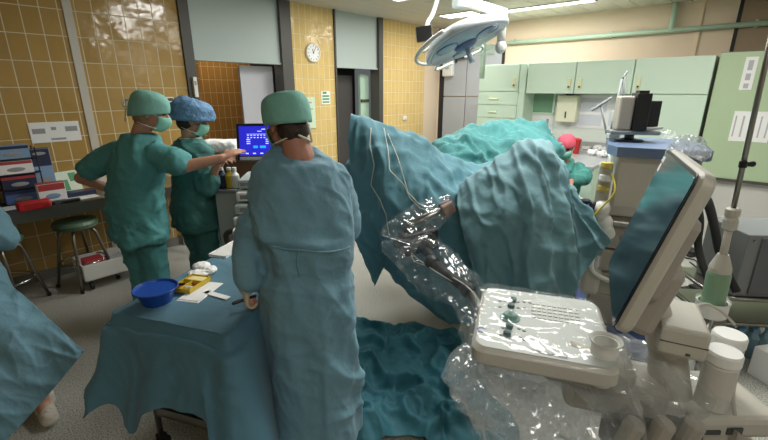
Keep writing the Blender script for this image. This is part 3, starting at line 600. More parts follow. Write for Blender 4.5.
p = AZ(72, 192, zc+.02); t = thing('leaflet', 'green and white leaflet leaning behind the navy flat box', 'leaflet', fr(p, YL+.2)); b = MB(); mm = Matrix.Rotation(-.35, 4, 'X'); b.box(-.1, .1, -.004, .004, 0, .2, mm); obj('sheet', b, mat('pale_leaflet', (205, 214, 196), .7), t)
b = MB(); b.box(-.09, .0, -.006, -.004, .02, .12, mm); b.box(.02, .08, -.006, -.004, .1, .18, mm); obj('print', b, M['greenw'], t)
p = AZ(35, 209, zc+.002); b = MB(); b.box(p.x-.11, p.x+.11, p.y-.05, p.y+.05, zc+.002, zc+.075, bev=.02); me = remeshed(b, .006, 4); me.transform(Matrix.Translation(-p)); me.transform(Matrix.Rotation(YL, 4, 'Z')); displace(me, lambda c_, n: .006*nz(*(c_*18)))
o = link('folded_pouch', me, M['red'], None, Matrix.Translation(p)); tag(o, 'bright red folded pouch at the front edge of the steel counter', 'pouch')
p = AZ(58, 203, zc+.002); t = thing('scissors_case', 'flat black case lying between the red pouch and the white box', 'case', fr(p, YL-.1)); b = MB(); b.box(-.16, .16, -.03, .03, 0, .02, bev=.008); obj('lid', b, M['black'], t); b = MB(); b.box(-.02, .02, -.034, -.03, .004, .014); obj('latch', b, M['steel'], t)
for i, (px, py, yw, lb) in enumerate(((76, 198, .1, 'white sheet of paper under the navy flat box on the counter'), (18, 206, .25, 'white sheet of paper in front of the glove box rack'))):
    p = AZ(px, py, zc+.001); b = MB(); b.box(-.16, .16, -.1, .1, 0, .0015 if i else .001)
    f = fr(p, YL+yw); o = link('paper_sheet', b.mesh('paper_sheet'), M['paper'], None, f); tag(o, lb, 'paper', 'paper sheets on the side counter')
# stools
def stool(label, p, seat=True, h=.60, rot=0):
    t = thing('round_stool', label, 'stool', fr(p, rot), 'steel stools under the side counter')
    b = MB(); b.lathe([(.03, h-.05), (.15, h-.045), (.172, h-.03), (.178, h), (.165, h+.025), (.1, h+.035), (.02, h+.036)], (0, 0, 0), 32); o = obj('seat', b, M['stoolg'], t)
    for k in range(4):
        a = PI/2*k+.4; c_, s_ = math.cos(a), math.sin(a); b = MB(); b.tube([(.1*c_, .1*s_, h-.045), (.14*c_, .14*s_, h-.1), (.24*c_, .24*s_, .0)], .013, 10); l = obj('leg', b, M['steel'], t)
        b = MB(); b.lathe([(.017, 0), (.016, .03)], (.24*c_, .24*s_, 0), 12); obj('rubber_foot', b, M['rubber'], l)
    b = MB(); n = 28; b.tube([(.175*math.cos(2*PI*k/n), .175*math.sin(2*PI*k/n), .24) for k in range(n+1)], .009, 8); obj('foot_ring', b, M['chrome'], t)
    return t
stool('green-topped steel stool in front of the counter beside the green scrubs', AZ(78, 290, 0)-V((0, -.15, 0)))
q = AZ(15, 306, 0); stool('steel stool at the far left behind the blue sleeve', q, rot=.5)
# white trolley under the counter
p = AZ(113, 278, 0); t = thing('basket_trolley', 'low white basket with red and grey packs under the counter behind the nurse', 'basket', fr(p, YL))
b = MB()
bx = (-.25, .25, -.17, .17)
b.box(*bx, .1, .11); b.box(-.25, .25, -.17, -.16, .1, .25, bev=.003); b.box(-.25, .25, .16, .17, .1, .25); b.box(-.25, -.24, -.17, .17, .1, .25); b.box(.24, .25, -.17, .17, .1, .25); obj('tub', b, M['white'], t)
for x in (-.2, .2):
    for y in (-.13, .13): b = MB(); b.cyl((x-.012, y, .035), .035, .024, 16, axis='X'); b.box(x-.01, x+.01, y-.01, y+.01, .035, .1); obj('caster', b, M['rubber'], t)
for i, (x, y, m, lb) in enumerate(((-.12, .02, 'boxred', 'red and white pack lying in the low white basket'), (.07, -.02, 'paper2', 'grey pack lying in the middle of the low white basket'), (.18, .06, 'paper', 'white pack at the right end of the low white basket'))):
    f = fr(p, YL) @ Matrix.Translation((x, y, .112)) @ Matrix.Rotation(.1*i, 4, 'Z'); b = MB(); b.box(-.08 if i < 2 else -.045, .08 if i < 2 else .045, -.09, .09, 0, .1+.03*(i == 0), bev=.008); o = link('supply_pack', b.mesh('supply_pack'), M[m], None, f); tag(o, lb, 'pack', 'packs in the white basket')
# ================================================================== PEOPLE
def ss(x, a, b): x = min(1, max(0, (x-a)/(b-a))); return x*x*(3-2*x)
def cr(P, f):                                # Catmull-Rom through a list of vectors, f in 0..1
    x = f*(len(P)-1); i = min(int(x), len(P)-2); t = x-i; p0, p1, p2, p3 = P[max(i-1, 0)], P[i], P[i+1], P[min(i+2, len(P)-1)]
    return .5*((2*p1)+(p2-p0)*t+(2*p0-5*p1+4*p2-p3)*t*t+(3*p1-p0-3*p2+p3)*t**3)
def body_piece_head(b, c, yaw, pitch=0., hair=None):
    """head pieces around centre c, face towards yaw (0 = +Y, positive turns left), pitch down positive"""
    R = Matrix.Rotation(yaw, 4, 'Z') @ Matrix.Rotation(-pitch, 4, 'X'); R3 = R.to_3x3()
    L = lambda x, y, z: V(c)+R3 @ V((x, y, z))
    b.ell(L(0, -.012, .025), (.074, .096, .088), R3); b.ell(L(0, .03, -.045), (.058, .06, .07), R3); b.ell(L(0, .062, -.092), (.03, .026, .024), R3)
    b.ell(L(0, .098, -.022), (.012, .02, .024), R3); b.capsule(L(0, .085, .018), L(0, .104, -.028), .009, .012, 10); b.ell(L(0, .076, .026), (.05, .016, .01), R3)
    b.ell(L(0, .082, -.062), (.024, .012, .01), R3)
    for s in (-1, 1):
        b.ell(L(s*.076, -.008, -.012), (.009, .018, .031), R3); b.ell(L(s*.038, .055, -.03), (.022, .03, .024), R3)
    return L, R3
def hand_pieces(b, wrist, d, n, side, curl=.3, L=1., thumb_out=.7, spread=.12):
    """palm, four fingers and a thumb; d = finger direction, n = palm normal, side = direction of the thumb"""
    d = V(d).normalized(); n = V(n); n = (n-d*n.dot(d)).normalized(); s = V(side); s = (s-d*s.dot(d)-n*s.dot(n)).normalized(); w = V(wrist)
    R3 = Matrix((s, d, n)).transposed()
    b.ell(w+d*.055*L, (.041*L, .06*L, .016*L), R3); b.capsule(w+s*.02*L+d*.02*L, w+s*.028*L+d*.09*L, .015*L, .013*L, 10); b.capsule(w-s*.02*L+d*.02*L, w-s*.03*L+d*.085*L, .014*L, .012*L, 10)
    for k, (o, l, r) in enumerate(((.03, .070, .0088), (.010, .080, .0092), (-.011, .074, .0088), (-.031, .058, .008))):
        p = w+d*(.1-.006*abs(k-1.2))*L+s*o*L; dd = (d+s*(1.2-k)*spread).normalized(); a = 0; r *= L
        prev = p-dd*.035*L
        b.capsule(prev, p, r*1.1, r*1.1, 8)
        for q, fl in enumerate((.45, .31, .24)):
            a += curl*(1+.25*q); v = dd*math.cos(a)+n*math.sin(a); e = p+v*l*fl*L; b.capsule(p, e, r*(1.05-.06*q), r*(1-.08*q), 8); p = e
    p = w+d*.02*L+s*.026*L; t = (d*.62+s*thumb_out+n*.25).normalized()
    for l, r in ((.045, .0115), (.034, .0102), (.028, .009)):
        e = p+t*l*L; b.capsule(p, e, r*L, r*.93*L, 9); p = e; t = (t*.9+d*.28+n*curl*.35).normalized()
def ringp(c, hw, hd, yaw, n=36, p=2.5, tilt=0.):
    s = V((math.cos(yaw), math.sin(yaw), 0)); f = V((-math.sin(yaw), math.cos(yaw), 0)); c = V(c); out = []
    for k in range(n):
        a = 2*PI*k/n; x = abs(math.cos(a))**(2/p)*math.copysign(1, math.cos(a)); y = abs(math.sin(a))**(2/p)*math.copysign(1, math.sin(a)); out.append(c+s*hw*x+f*hd*y+V((0, 0, tilt*y)))
    return out
def folds(amp, fx=9, fz=1.6, seed=0, zlo=None, zhi=None):
    def f(c, n):
        w_ = 1.
        if zlo is not None: w_ = min(1, max(0, (zhi-c.z)/(zhi-zlo)))
        a = ridge(V((c.x*fx+seed, c.y*fx, c.z*fz)))*.6+ridge(V((c.x*fx*1.9, c.y*fx*1.9+seed, c.z*fz*2.2)))*.3
        g = noise.noise(V((c.x*6, c.y*6, c.z*6+seed)))*.5+ridge(V((c.x*11+c.z*7, c.y*11-c.z*7, c.z*9+seed)))*.35
        return amp*(a*w_+g*.55)
    return f
def cap_mesh(c, yaw, pitch, rad, low=-.35, puff=0., flat=1., seed=0, back=.0):
    R3 = (Matrix.Rotation(yaw, 4, 'Z') @ Matrix.Rotation(-pitch, 4, 'X')).to_3x3(); rs = []; nu, nv = 48, 18
    for i in range(nv+1):
        ph = -low+(PI/2+low)*0 if False else (PI/2)-(PI/2-low)*i/nv     # from the top down to the rim
        ring = []
        for k in range(nu):
            a = 2*PI*k/nu; cp = max(math.cos(ph), .02)**flat; lowf = -.0
            x, y, z = rad[0]*cp*math.sin(a), rad[1]*cp*math.cos(a), rad[2]*math.sin(ph)
            if i > nv*.6: z += (-(1-math.cos(a))*.5*back)*(i/nv-.6)/.4
            p = V((x, y, z)); g = 1+puff*(ridge(V((x*26+seed, y*26, z*26)))*.6+noise.noise(V((x*14, y*14+seed, z*14))))+.02*ridge(V((x*30, y*30, z*9+seed)))
            if i == nv: g *= .96 if puff else .985
            ring.append(V(c)+R3 @ (p*g))
        rs.append(ring)
    b = MB(); b.rings(rs, cap=False); b.f.append(tuple(range(nu))); b.smooth.append(True); return b
def thin(me, th):
    o = bpy.data.objects.new('tmp', me); col.objects.link(o); md = o.modifiers.new('t', 'SOLIDIFY'); md.thickness = th; md.offset = 1
    out = bpy.data.meshes.new_from_object(o.evaluated_get(bpy.context.evaluated_depsgraph_get())); bpy.data.objects.remove(o); out.polygons.foreach_set('use_smooth', [True]*len(out.polygons)); return out
def mask_mesh(L):
    rs = []
    for i in range(11):
        t = i/10; z = -.012-.095*t; ring = []
        for k in range(17):
            a = -1.25+2.5*k/16; r = .082+.016*math.sin(PI*t)-.004*(t > .95)
            y = .022+r*math.cos(a)*(1.0 if t > .1 else .97)+.010*math.exp(-(a/.25)**2)*(1-t)*1.2-.022*t*t; x = .078*math.sin(a)*(1-.18*t)
            ring.append(L(x, y, z+.004*math.sin(t*24)*.25))
        rs.append(ring)
    b = MB(); b.rings(rs, closed=False, cap=False); return b
def head_gear(t, L, R3, c, yaw, pitch, capm, capr, low, puff, flat, hairm, ties=True, mask=True, seed=0, back=.03):
    put('cap', thin(cap_mesh(L(0, -.012, .03), yaw, pitch, capr, low, puff, flat, seed, back).mesh('cap'), .003), M[capm], t)
    if mask: put('face_mask', thin(mask_mesh(L).mesh('mask'), .002), M['mask'], t)
    b = MB()
    for s in (-1, 1):
        b.tube([L(s*.073, .045, -.012), L(s*.086, -.01, .012), L(s*.07, -.08, .02), L(s*.01, -.118, .025)], .0028, 6); b.tube([L(s*.066, .05, -.09), L(s*.074, -.0, -.085), L(s*.055, -.06, -.075), L(s*.01, -.085, -.07)], .0028, 6)
    if ties == 'hang':
        b.tube(spline([L(.02, -.112, .0), L(.03, -.112, -.05), L(.055, -.08, -.10)]), .005, 6); b.tube(spline([L(-.02, -.10, -.07), L(.02, -.10, -.09), L(.06, -.07, -.10)]), .005, 6)
    elif ties:
        b.tube(spline([L(.0, -.118, .025), L(.03, -.15, .05), L(.045, -.15, .01), L(.01, -.13, -.0)]), .005, 6); b.tube(spline([L(.0, -.118, .025), L(-.03, -.15, .045), L(-.04, -.15, .0), L(-.01, -.14, -.09)]), .005, 6)
    W(t, 'mask_ties', b, M['tie'])
    for s in (-1, 1): b = MB(); b.ell(L(s*.031, .078, .006), (.013, .009, .009), R3, 10, 8); W(t, 'eye', b, M['eye'])
    b = MB(); b.ell(L(0, -.045, -.035), (.07, .058, .062), R3); me = remeshed(b, .006, 2); displace(me, lambda q, n: .004*ridge(q, 40)); put('hair', me, M[hairm], t)
def leg_pieces(b, hip, knee, ank, toe, r=(.085, .058, .036)):
    b.capsule(hip, knee, r[0], r[1], 16); b.capsule(knee, ank, r[1], r[2], 16); a = V(ank); q = V(toe); b.capsule(a+V((0, 0, -.03)), q, .038, .032, 12)
# ---- surgeon in the blue gown, seen from behind
YS = .28                                    # facing away from the camera, slightly left
hs = AY(286, 118, 1.80); hc = V((hs.x, 1.80, 1.622))
t = thing('person', 'person in a long blue surgical gown seen from behind, gloved hand on the instrument table', 'person', (-.33, 1.72, 0))
b = MB(); yh = .8
L, R3 = body_piece_head(b, hc, yh, .22)
ch = V((-.345, 1.76, 1.30)); b.capsule(L(0, -.03, -.05), V((-.36, 1.765, 1.47)), .056, .066)
s_ = V((math.cos(YS), math.sin(YS), 0)); f_ = V((-math.sin(YS), math.cos(YS), 0))
b.rings([ringp(V((-.34, 1.70+.07*(z-.84)/.6, z)), w_, d_, YS) for z, w_, d_ in ((.84, .13, .09), (.95, .15, .10), (1.1, .13, .09), (1.25, .14, .09), (1.36, .12, .07), (1.44, .06, .05))])
shl = V((-.50, 1.73, 1.40)); ell = AY(256, 236, 1.73); wrl = AY(246, 287, 1.62); shr = V((-.20, 1.82, 1.38)); elr = V((-.20, 1.93, 1.12)); wrr = V((-.36, 2.14, 1.05))
b.capsule(shl+V((.02, .02, -.03)), ell, .038, .040); b.capsule(ell, wrl, .038, .03); b.capsule(shr+V((-.02, .0, -.03)), elr, .038, .040); b.capsule(elr, wrr, .041, .03)
leg_pieces(b, V((-.41, 1.7, .88)), V((-.41, 1.72, .48)), V((-.41, 1.68, .09)), V((-.44, 1.8, .035))); leg_pieces(b, V((-.25, 1.74, .88)), V((-.25, 1.76, .48)), V((-.25, 1.74, .09)), V((-.27, 1.86, .035)))
hand_pieces(b, wrl, V((-.1, .1, -.9)), V((.8, .3, .3)), V((.2, .9, .1)), .75, .80)
hand_pieces(b, wrr, V((-.9, .3, -.1)), V((0, .1, -1)), V((0, 1, 0)), .5, .95)
put('body', remeshed(b, .0065, 3), M['skin2'], t)
head_gear(t, L, R3, hc, yh, .22, 'cap', (.094, .108, .080), -.36, 0, .30, 'hair', ties='hang', seed=3, back=.025)
# gloves are a second skin over the hands
b = MB(); hand_pieces(b, wrl, V((-.1, .1, -.9)), V((.8, .3, .3)), V((.2, .9, .1)), .75, .86); b.capsule(wrl-(wrl-ell).normalized()*.05, wrl, .036, .034); put('glove', remeshed(b, .005, 2), M['glove'], t)
# gown
b = MB()
prof = [(.11, .20, .20), (.30, .205, .20), (.55, .20, .19), (.80, .195, .18), (.96, .19, .17), (1.10, .20, .165), (1.22, .21, .160), (1.34, .205, .150), (1.41, .18, .13), (1.455, .135, .11), (1.49, .088, .088)]
rs = []
for z, w_, d_ in prof:
    k = (z-.11)/1.4; c = V((-.335-.03*k+.0, 1.685+.085*k, z)); rs.append(ringp(c, w_, d_, YS, 44, 2.3, .03*(z > 1.46)))
b.rings(rs)
def sleeve(b, sh, el, wr, r=(.088, .082, .062), end=.9):
    b.capsule(sh, el, r[0], r[1], 18); e = el+(wr-el)*end; b.capsule(el, e, r[1], r[2], 18)
sleeve(b, shl+V((.03, .01, -.02)), ell, wrl, (.082, .072, .05), .74); sleeve(b, shr+V((-.03, -.01, -.02)), elr, wrr)
me = remeshed(b, .010, 5); displace(me, folds(.030, 7, .8, 4, .9, 1.35)); displace(me, lambda c, n: .020*wrinkle(c, 3, .75)-.008+.006*wrinkle(c, 13, 2.0))
displace(me, lambda c, n: .02*math.exp(-((c.z-1.0)/.05)**2)*-.7)      # drawn in at the waist tie
gw = put('gown', me, M['gown'], t); bpy.context.view_layer.update()
gb = [bvh_of(gw)]; b = MB(); pts = [snap(gb, x, y, .004) for x, y in ((272, 246), (285, 249), (300, 250), (318, 252), (336, 251), (350, 247))]; b.tube(spline([q for q in pts if q]), .0045, 6)
pts = [snap(gb, x, y, .004) for x, y in ((299, 250), (297, 262), (300, 276))]; b.tube(spline([q for q in pts if q]), .0045, 6); W(t, 'waist_tie', b, M['gown'])
cf = (wrl-ell).normalized(); b = MB(); b.tube([wrl-cf*.055, wrl-cf*.005], .043, 16, cap=True); W(t, 'cuff', b, M['gown'])
# dark instrument held in the hand on the table
p = wrl+V((-.02, .02, -.09)); b = MB(); b.capsule(p+V((-.05, .0, .0)), p+V((.03, .05, .01)), .008, .007); single('handheld_instrument', 'dark short instrument held in the gloved hand on the blue table cloth', 'instrument', b, M['black'], p+V((0, 0, -.01)))
# ---- nurse 1
def scrub_top(prof, yaw, sleeves, seed, amp=.013, vox=.011):
    b = MB(); b.rings([ringp(c, w_, d_, yaw, 40, 2.3, tl) for (c, w_, d_, tl) in prof])
    for (a, e, r0, r1) in sleeves: b.capsule(a, e, r0, r1, 16)
    me = remeshed(b, vox, 5); displace(me, folds(amp, 9, 3.5, seed)); displace(me, lambda c, n: .016*wrinkle(c, seed, 1.1)-.006+.005*wrinkle(c, seed+5, 2.4)); return me
def trousers(legs, hipc, hw, hd, yaw, seed, top=.12, amp=.012):
    b = MB(); b.rings([ringp(V(hipc)+V((0, 0, z)), hw*k, hd*k, yaw) for z, k in ((-.09, .9), (0, 1), (top, .93))])
    for (h, k, a) in legs:
        b.capsule(h, k, .105, .085, 16); b.tube([k, a], [.085, .088], 16)
    me = remeshed(b, .012, 4); displace(me, folds(amp, 10, 2.5, seed)); displace(me, lambda c, n: .012*wrinkle(c, seed, 1.2)-.004); return me
hc = AY(151, 111, 2.75); hc = V((hc.x, 2.75, 1.615)); pel = V((-1.73, 2.80, .92)); yaw = -1.15; YB = -.75
t = thing('person', 'nurse in green scrubs and green cap, arm stretched out towards the blue monitor screen', 'person', (pel.x, pel.y, 0))
b = MB(); L, R3 = body_piece_head(b, hc, -1.25, .25)
nk = V((-1.60, 2.76, 1.455)); b.capsule(L(0, -.03, -.05), nk, .052, .062)
prof = [(V((-1.745, 2.8, .80)), .17, .12), (V((-1.735, 2.8, .95)), .165, .12), (V((-1.71, 2.79, 1.08)), .14, .105), (V((-1.665, 2.78, 1.25)), .165, .12), (V((-1.63, 2.77, 1.38)), .16, .10), (V((-1.605, 2.765, 1.44)), .08, .07)]
b.rings([ringp(c, w_, d_, YB) for c, w_, d_ in prof])
shr = V((-1.42, 2.66, 1.375)); elr = AY(187, 166, 2.66); wrr = AY(222, 158, 2.70)
shl = V((-1.80, 2.90, 1.36)); shl = V((-1.83, 2.80, 1.37)); ell = AY(81, 178, 2.84); wrl = V((-1.94, 2.98, 1.02))
b.capsule(shr+V((-.03, .02, -.03)), elr, .038, .043); b.capsule(elr, wrr, .042, .028); b.capsule(shl+V((.03, 0, -.03)), ell, .038, .042); b.capsule(ell, wrl, .041, .028)
leg_pieces(b, V((-1.82, 2.83, .88)), V((-1.80, 2.86, .48)), V((-1.80, 2.83, .09)), V((-1.68, 2.88, .035))); leg_pieces(b, V((-1.66, 2.76, .88)), V((-1.68, 2.80, .48)), V((-1.70, 2.76, .09)), V((-1.58, 2.80, .035)))
hand_pieces(b, wrr, (AY(242, 149, 2.78)-wrr), V((.1, .3, -.9)), V((-.3, 1, .3)), .18, .95, .55)
hand_pieces(b, wrl, V((.8, -.2, -.6)), V((.3, -.6, .2)), V((.2, .2, 1)), .3, .95)
put('body', remeshed(b, .0065, 3), M['skin'], t)
head_gear(t, L, R3, hc, -1.25, .25, 'cap', (.088, .116, .095), -.16, .0, .6, 'hairb', seed=9, back=.07)
me = scrub_top([(V((-1.745, 2.8, .74)), .215, .165, 0), (V((-1.74, 2.8, .95)), .205, .16, 0), (V((-1.71, 2.79, 1.12)), .20, .15, 0), (V((-1.665, 2.78, 1.28)), .215, .15, 0), (V((-1.63, 2.77, 1.385)), .175, .12, 0), (V((-1.61, 2.765, 1.44)), .12, .095, .0), (V((-1.60, 2.76, 1.47)), .085, .075, .0)], YB,
    [(shr+V((-.04, .02, -.02)), shr+(elr-shr)*.66, .066, .074), (shl+V((.04, 0, -.02)), shl+(ell-shl)*.66, .066, .070)], 2, .014)
put('scrub_top', me, M['scrub'], t)
put('trousers', trousers([(V((-1.83, 2.83, .85)), V((-1.80, 2.85, .48)), V((-1.80, 2.83, .06))), (V((-1.65, 2.76, .85)), V((-1.68, 2.79, .48)), V((-1.70, 2.76, .06)))], (-1.74, 2.8, .86), .20, .155, YB, 5), M['scrub'], t)
for s_c, e_c in ((V((-1.80, 2.80, .045)), V((-1.66, 2.88, .04))), (V((-1.70, 2.73, .045)), V((-1.56, 2.80, .04)))): b = MB(); b.capsule(s_c, e_c, .044, .042); W(t, 'shoe', b, mat('blue_shoe_cover', (60, 100, 150), .6))
# ---- nurse 2 with the blue bouffant cap
hc = AY(192, 116, 3.15); hc = V((hc.x, 3.15, 1.545)); YB = -.85
t = thing('person', 'shorter nurse in dark green scrubs with a blue bouffant cap, both hands at the monitor', 'person', (-1.50, 3.2, 0))
b = MB(); L, R3 = body_piece_head(b, hc, -1.15, .3); b.capsule(L(0, -.03, -.05), V((-1.46, 3.16, 1.395)), .048, .058)
b.rings([ringp(V(c), w_, d_, YB) for c, w_, d_ in (((-1.52, 3.2, .78), .16, .12), ((-1.51, 3.2, .92), .155, .12), ((-1.49, 3.19, 1.05), .135, .105), ((-1.475, 3.18, 1.2), .15, .11), ((-1.465, 3.17, 1.32), .14, .095), ((-1.46, 3.165, 1.38), .07, .06))])
shr = V((-1.34, 3.06, 1.31)); elr = V((-1.30, 2.99, 1.07)); wrr = AY(218, 163, 2.93); shl = V((-1.56, 3.28, 1.31)); ell = V((-1.38, 3.30, 1.09)); wrl = AY(226, 153, 3.08)
for a, e, w_ in ((shr, elr, wrr), (shl, ell, wrl)): b.capsule(a-V((0, 0, .03)), e, .036, .038); b.capsule(e, w_, .038, .026)
leg_pieces(b, V((-1.58, 3.24, .84)), V((-1.55, 3.27, .46)), V((-1.56, 3.25, .09)), V((-1.45, 3.3, .035))); leg_pieces(b, V((-1.45, 3.14, .84)), V((-1.44, 3.17, .46)), V((-1.46, 3.14, .09)), V((-1.35, 3.18, .035)))
hand_pieces(b, wrr, (AY(233, 156, 2.86)-wrr), V((.1, .3, -.9)), V((-.4, 1, .2)), .35, .9); hand_pieces(b, wrl, (AY(236, 151, 2.93)-wrl), V((.1, .3, -.9)), V((.4, -1, .2)), .3, .9)
put('body', remeshed(b, .0065, 3), M['skin'], t)
head_gear(t, L, R3, hc, -1.15, .3, 'bouffant', (.125, .150, .112), -.08, .10, .7, 'hair', ties=False, seed=5, back=.07)
me = scrub_top([(V((-1.52, 3.2, .70)), .205, .16, 0), (V((-1.515, 3.2, .9)), .195, .155, 0), (V((-1.49, 3.19, 1.08)), .18, .14, 0), (V((-1.475, 3.18, 1.22)), .185, .135, 0), (V((-1.465, 3.17, 1.325)), .17, .115, 0), (V((-1.46, 3.165, 1.375)), .10, .085, 0), (V((-1.46, 3.16, 1.40)), .075, .068, 0)], YB,
    [(shr+V((-.02, .02, -.01)), elr, .072, .07), (elr, elr+(wrr-elr)*.3, .07, .062), (shl, ell, .072, .07)], 8, .014)
put('scrub_top', me, M['scrubd'], t)
b = MB(); b.tube([V((-1.46+.082*math.cos(a)*.9, 3.16+.075*math.sin(a), 1.405+.0*a)) for a in [2*PI*k/20 for k in range(21)]], .008, 6); W(t, 'neckband', b, M['tie'])
put('trousers', trousers([(V((-1.59, 3.24, .8)), V((-1.55, 3.27, .46)), V((-1.56, 3.25, .06))), (V((-1.44, 3.14, .8)), V((-1.44, 3.17, .46)), V((-1.46, 3.14, .06)))], (-1.515, 3.2, .82), .19, .15, YB, 7), M['scrubd'], t)
for s_c, e_c in ((V((-1.56, 3.23, .045)), V((-1.44, 3.3, .04))), (V((-1.46, 3.12, .045)), V((-1.34, 3.18, .04)))): b = MB(); b.capsule(s_c, e_c, .042, .04); W(t, 'shoe', b, M['shoe'])
# ---- seated person at the left edge, mostly outside the frame
SX, SY = -2.20, 1.90
t = thing('person', 'person in a blue gown sitting at the left edge, only sleeve, skirt and foot seen', 'person', (SX, SY, 0))
b = MB(); hc = V((SX-.10, SY-.02, 1.50)); L, R3 = body_piece_head(b, hc, 2.0, .25); b.capsule(L(0, -.03, -.05), V((SX-.03, SY, 1.32)), .052, .062)
YB = 1.75
b.rings([ringp(V((SX+.02, SY, z)), w_, d_, YB) for z, w_, d_ in ((.56, .16, .13), (.7, .165, .13), (.85, .14, .11), (1.1, .165, .12), (1.24, .15, .1), (1.31, .08, .07))])
sh1 = V((SX+.06, SY-.16, 1.22)); el1 = V((SX+.02, SY-.22, .96)); wr1 = V((SX-.22, SY-.16, .92)); sh2 = V((SX+.0, SY+.19, 1.22)); el2 = AY(-2, 236, 2.02); wr2 = V((SX-.16, SY+.28, 1.0))
for a, e, w_ in ((sh1, el1, wr1), (sh2, el2, wr2)): b.capsule(a, e, .05, .042); b.capsule(e, w_, .041, .028)
foot = AZ(52, 404, .05); kn1 = V((foot.x-.06, foot.y+.02, .60)); kn2 = V((SX-.35, SY+.1, .56))
b.capsule(V((SX, SY-.08, .62)), kn1, .09, .06); b.capsule(kn1, V((foot.x-.03, foot.y-.02, .1)), .058, .038); b.capsule(V((foot.x-.03, foot.y-.02, .07)), V((foot.x+.05, foot.y-.10, .04)), .038, .03)
b.capsule(V((SX, SY+.08, .62)), kn2, .09, .06); b.capsule(kn2, V((SX-.42, SY+.1, .1)), .058, .038); b.capsule(V((SX-.42, SY+.1, .07)), V((SX-.55, SY+.12, .04)), .038, .03)
hand_pieces(b, wr1, V((-1, .1, -.1)), V((0, 0, -1)), V((0, 1, 0)), .4); hand_pieces(b, wr2, V((-1, .1, -.1)), V((0, 0, -1)), V((0, -1, 0)), .4)
put('body', remeshed(b, .008, 3), M['skin'], t)
head_gear(t, L, R3, hc, 2.0, .25, 'cap', (.098, .12, .105), -.4, 0, .7, 'hair', seed=2)
b = MB()
b.rings([ringp(V((x, y, z)), w_, d_, YB, 44, 2.2) for x, y, z, w_, d_ in ((SX+.06, SY-.10, .44, .24, .24), (SX+.06, SY-.08, .56, .24, .23), (SX+.04, SY-.03, .7, .24, .22), (SX+.02, SY, .9, .205, .17), (SX+.02, SY, 1.1, .215, .16), (SX+.01, SY, 1.22, .19, .13), (SX-.01, SY, 1.32, .09, .08))])
sleeve(b, sh1, el1, wr1); sleeve(b, sh2, el2, wr2, (.085, .088, .07))
me = remeshed(b, .014, 5); displace(me, lambda c, n: .02*wrinkle(c, 5, .8)-.006); put('gown', me, M['gown'], t)
SK = [[(-40, 256, 2.05), (15, 290, 1.95), (50, 321, 1.86), (84, 352, 1.80)], [(-60, 270, 1.92), (-5, 315, 1.78), (30, 343, 1.74), (66, 374, 1.74)], [(-90, 310, 1.75), (-25, 350, 1.66), (10, 376, 1.64), (42, 402, 1.66)], [(-120, 350, 1.6), (-50, 385, 1.55), (-10, 410, 1.54), (18, 428, 1.56)], [(-150, 390, 1.5), (-80, 420, 1.45), (-40, 440, 1.45), (-6, 452, 1.48)]]
C_ = [[AY(*q) for q in c] for c in SK]; nu_, nv_ = 100, 100; X = np.zeros((nu_, nv_, 3))
for j in range(nv_):
    row = [cr(c, j/(nv_-1)) for c in C_]
    for i in range(nu_):
        p = cr(row, i/(nu_-1)); f = .018*ridge(V((i*.054, j*.018, 1)))+.022*wrinkle(p, 2, .8)+.005*wrinkle(p, 8, 2.2); X[i, j] = p+V((.5, -.5, .5))*f
put('gown_skirt', grid_mesh('gown_skirt', X, .004, 0), M['gown'], t)
b = MB(); b.capsule(V((foot.x-.05, foot.y, .045)), V((foot.x+.06, foot.y-.10, .04)), .042, .038); b.capsule(V((foot.x-.04, foot.y, .06)), V((foot.x-.08, foot.y+.02, .34)), .048, .055); me = remeshed(b, .006, 3); displace(me, lambda c, n: .006*ridge(c, 30)); put('shoe_cover', me, M['shoe'], t)
q = V((SX-.0, SY+.02, 0)); t = thing('operator_stool', 'stool hidden under the blue gown of the person at the left edge', 'stool', q); b = MB(); b.lathe([(.16, .48), (.17, .5), (.165, .53), (.02, .54)], (0, 0, 0)); obj('seat', b, M['stoolg'], t)
b = MB(); b.cyl((0, 0, .06), .025, .43); obj('column', b, M['steel'], t); b = MB(); b.lathe([(.2, 0), (.2, .03), (.03, .07)], (0, 0, 0)); obj('foot_plate', b, M['steel'], t)
# ---- seated person behind the drapes at the right
hc = AY(563, 150, 3.85); hc = V((hc.x, 3.85, 1.215))
t = thing('person', 'seated person with a pink cap half hidden behind the right hand drape', 'person', (hc.x+.02, 3.92, 0))
b = MB(); L, R3 = body_piece_head(b, hc, PI-.5, .35); nb = V((hc.x+.01, 3.9, 1.05)); b.capsule(L(0, -.03, -.05), nb, .05, .06); YB = PI-.2
b.rings([ringp(V((hc.x+.02, 3.93, z)), w_, d_, YB) for z, w_, d_ in ((.5, .15, .12), (.65, .155, .12), (.8, .14, .11), (.93, .15, .11), (1.0, .08, .07))])
sh1 = V((hc.x+.17, 3.9, .93)); el1 = AY(582, 185, 3.75); wr1 = AY(568, 190, 3.6); sh2 = V((hc.x-.15, 3.9, .93)); el2 = V((hc.x-.22, 3.72, .74)); wr2 = V((hc.x-.08, 3.55, .78))
for a, e, w_ in ((sh1, el1, wr1), (sh2, el2, wr2)): b.capsule(a, e, .046, .04); b.capsule(e, w_, .038, .026)
for s in (-1, 1): leg_pieces(b, V((hc.x+.02+s*.09, 3.9, .52)), V((hc.x+.02+s*.12, 3.5, .52)), V((hc.x+.02+s*.12, 3.48, .09)), V((hc.x+.02+s*.13, 3.36, .035)))
hand_pieces(b, wr1, V((-.5, -.8, 0)), V((0, 0, -1)), V((-1, .3, 0)), .4, .95); hand_pieces(b, wr2, V((.3, -.9, 0)), V((0, 0, -1)), V((1, .3, 0)), .4, .95)
put('body', remeshed(b, .008, 3), M['skin2'], t)
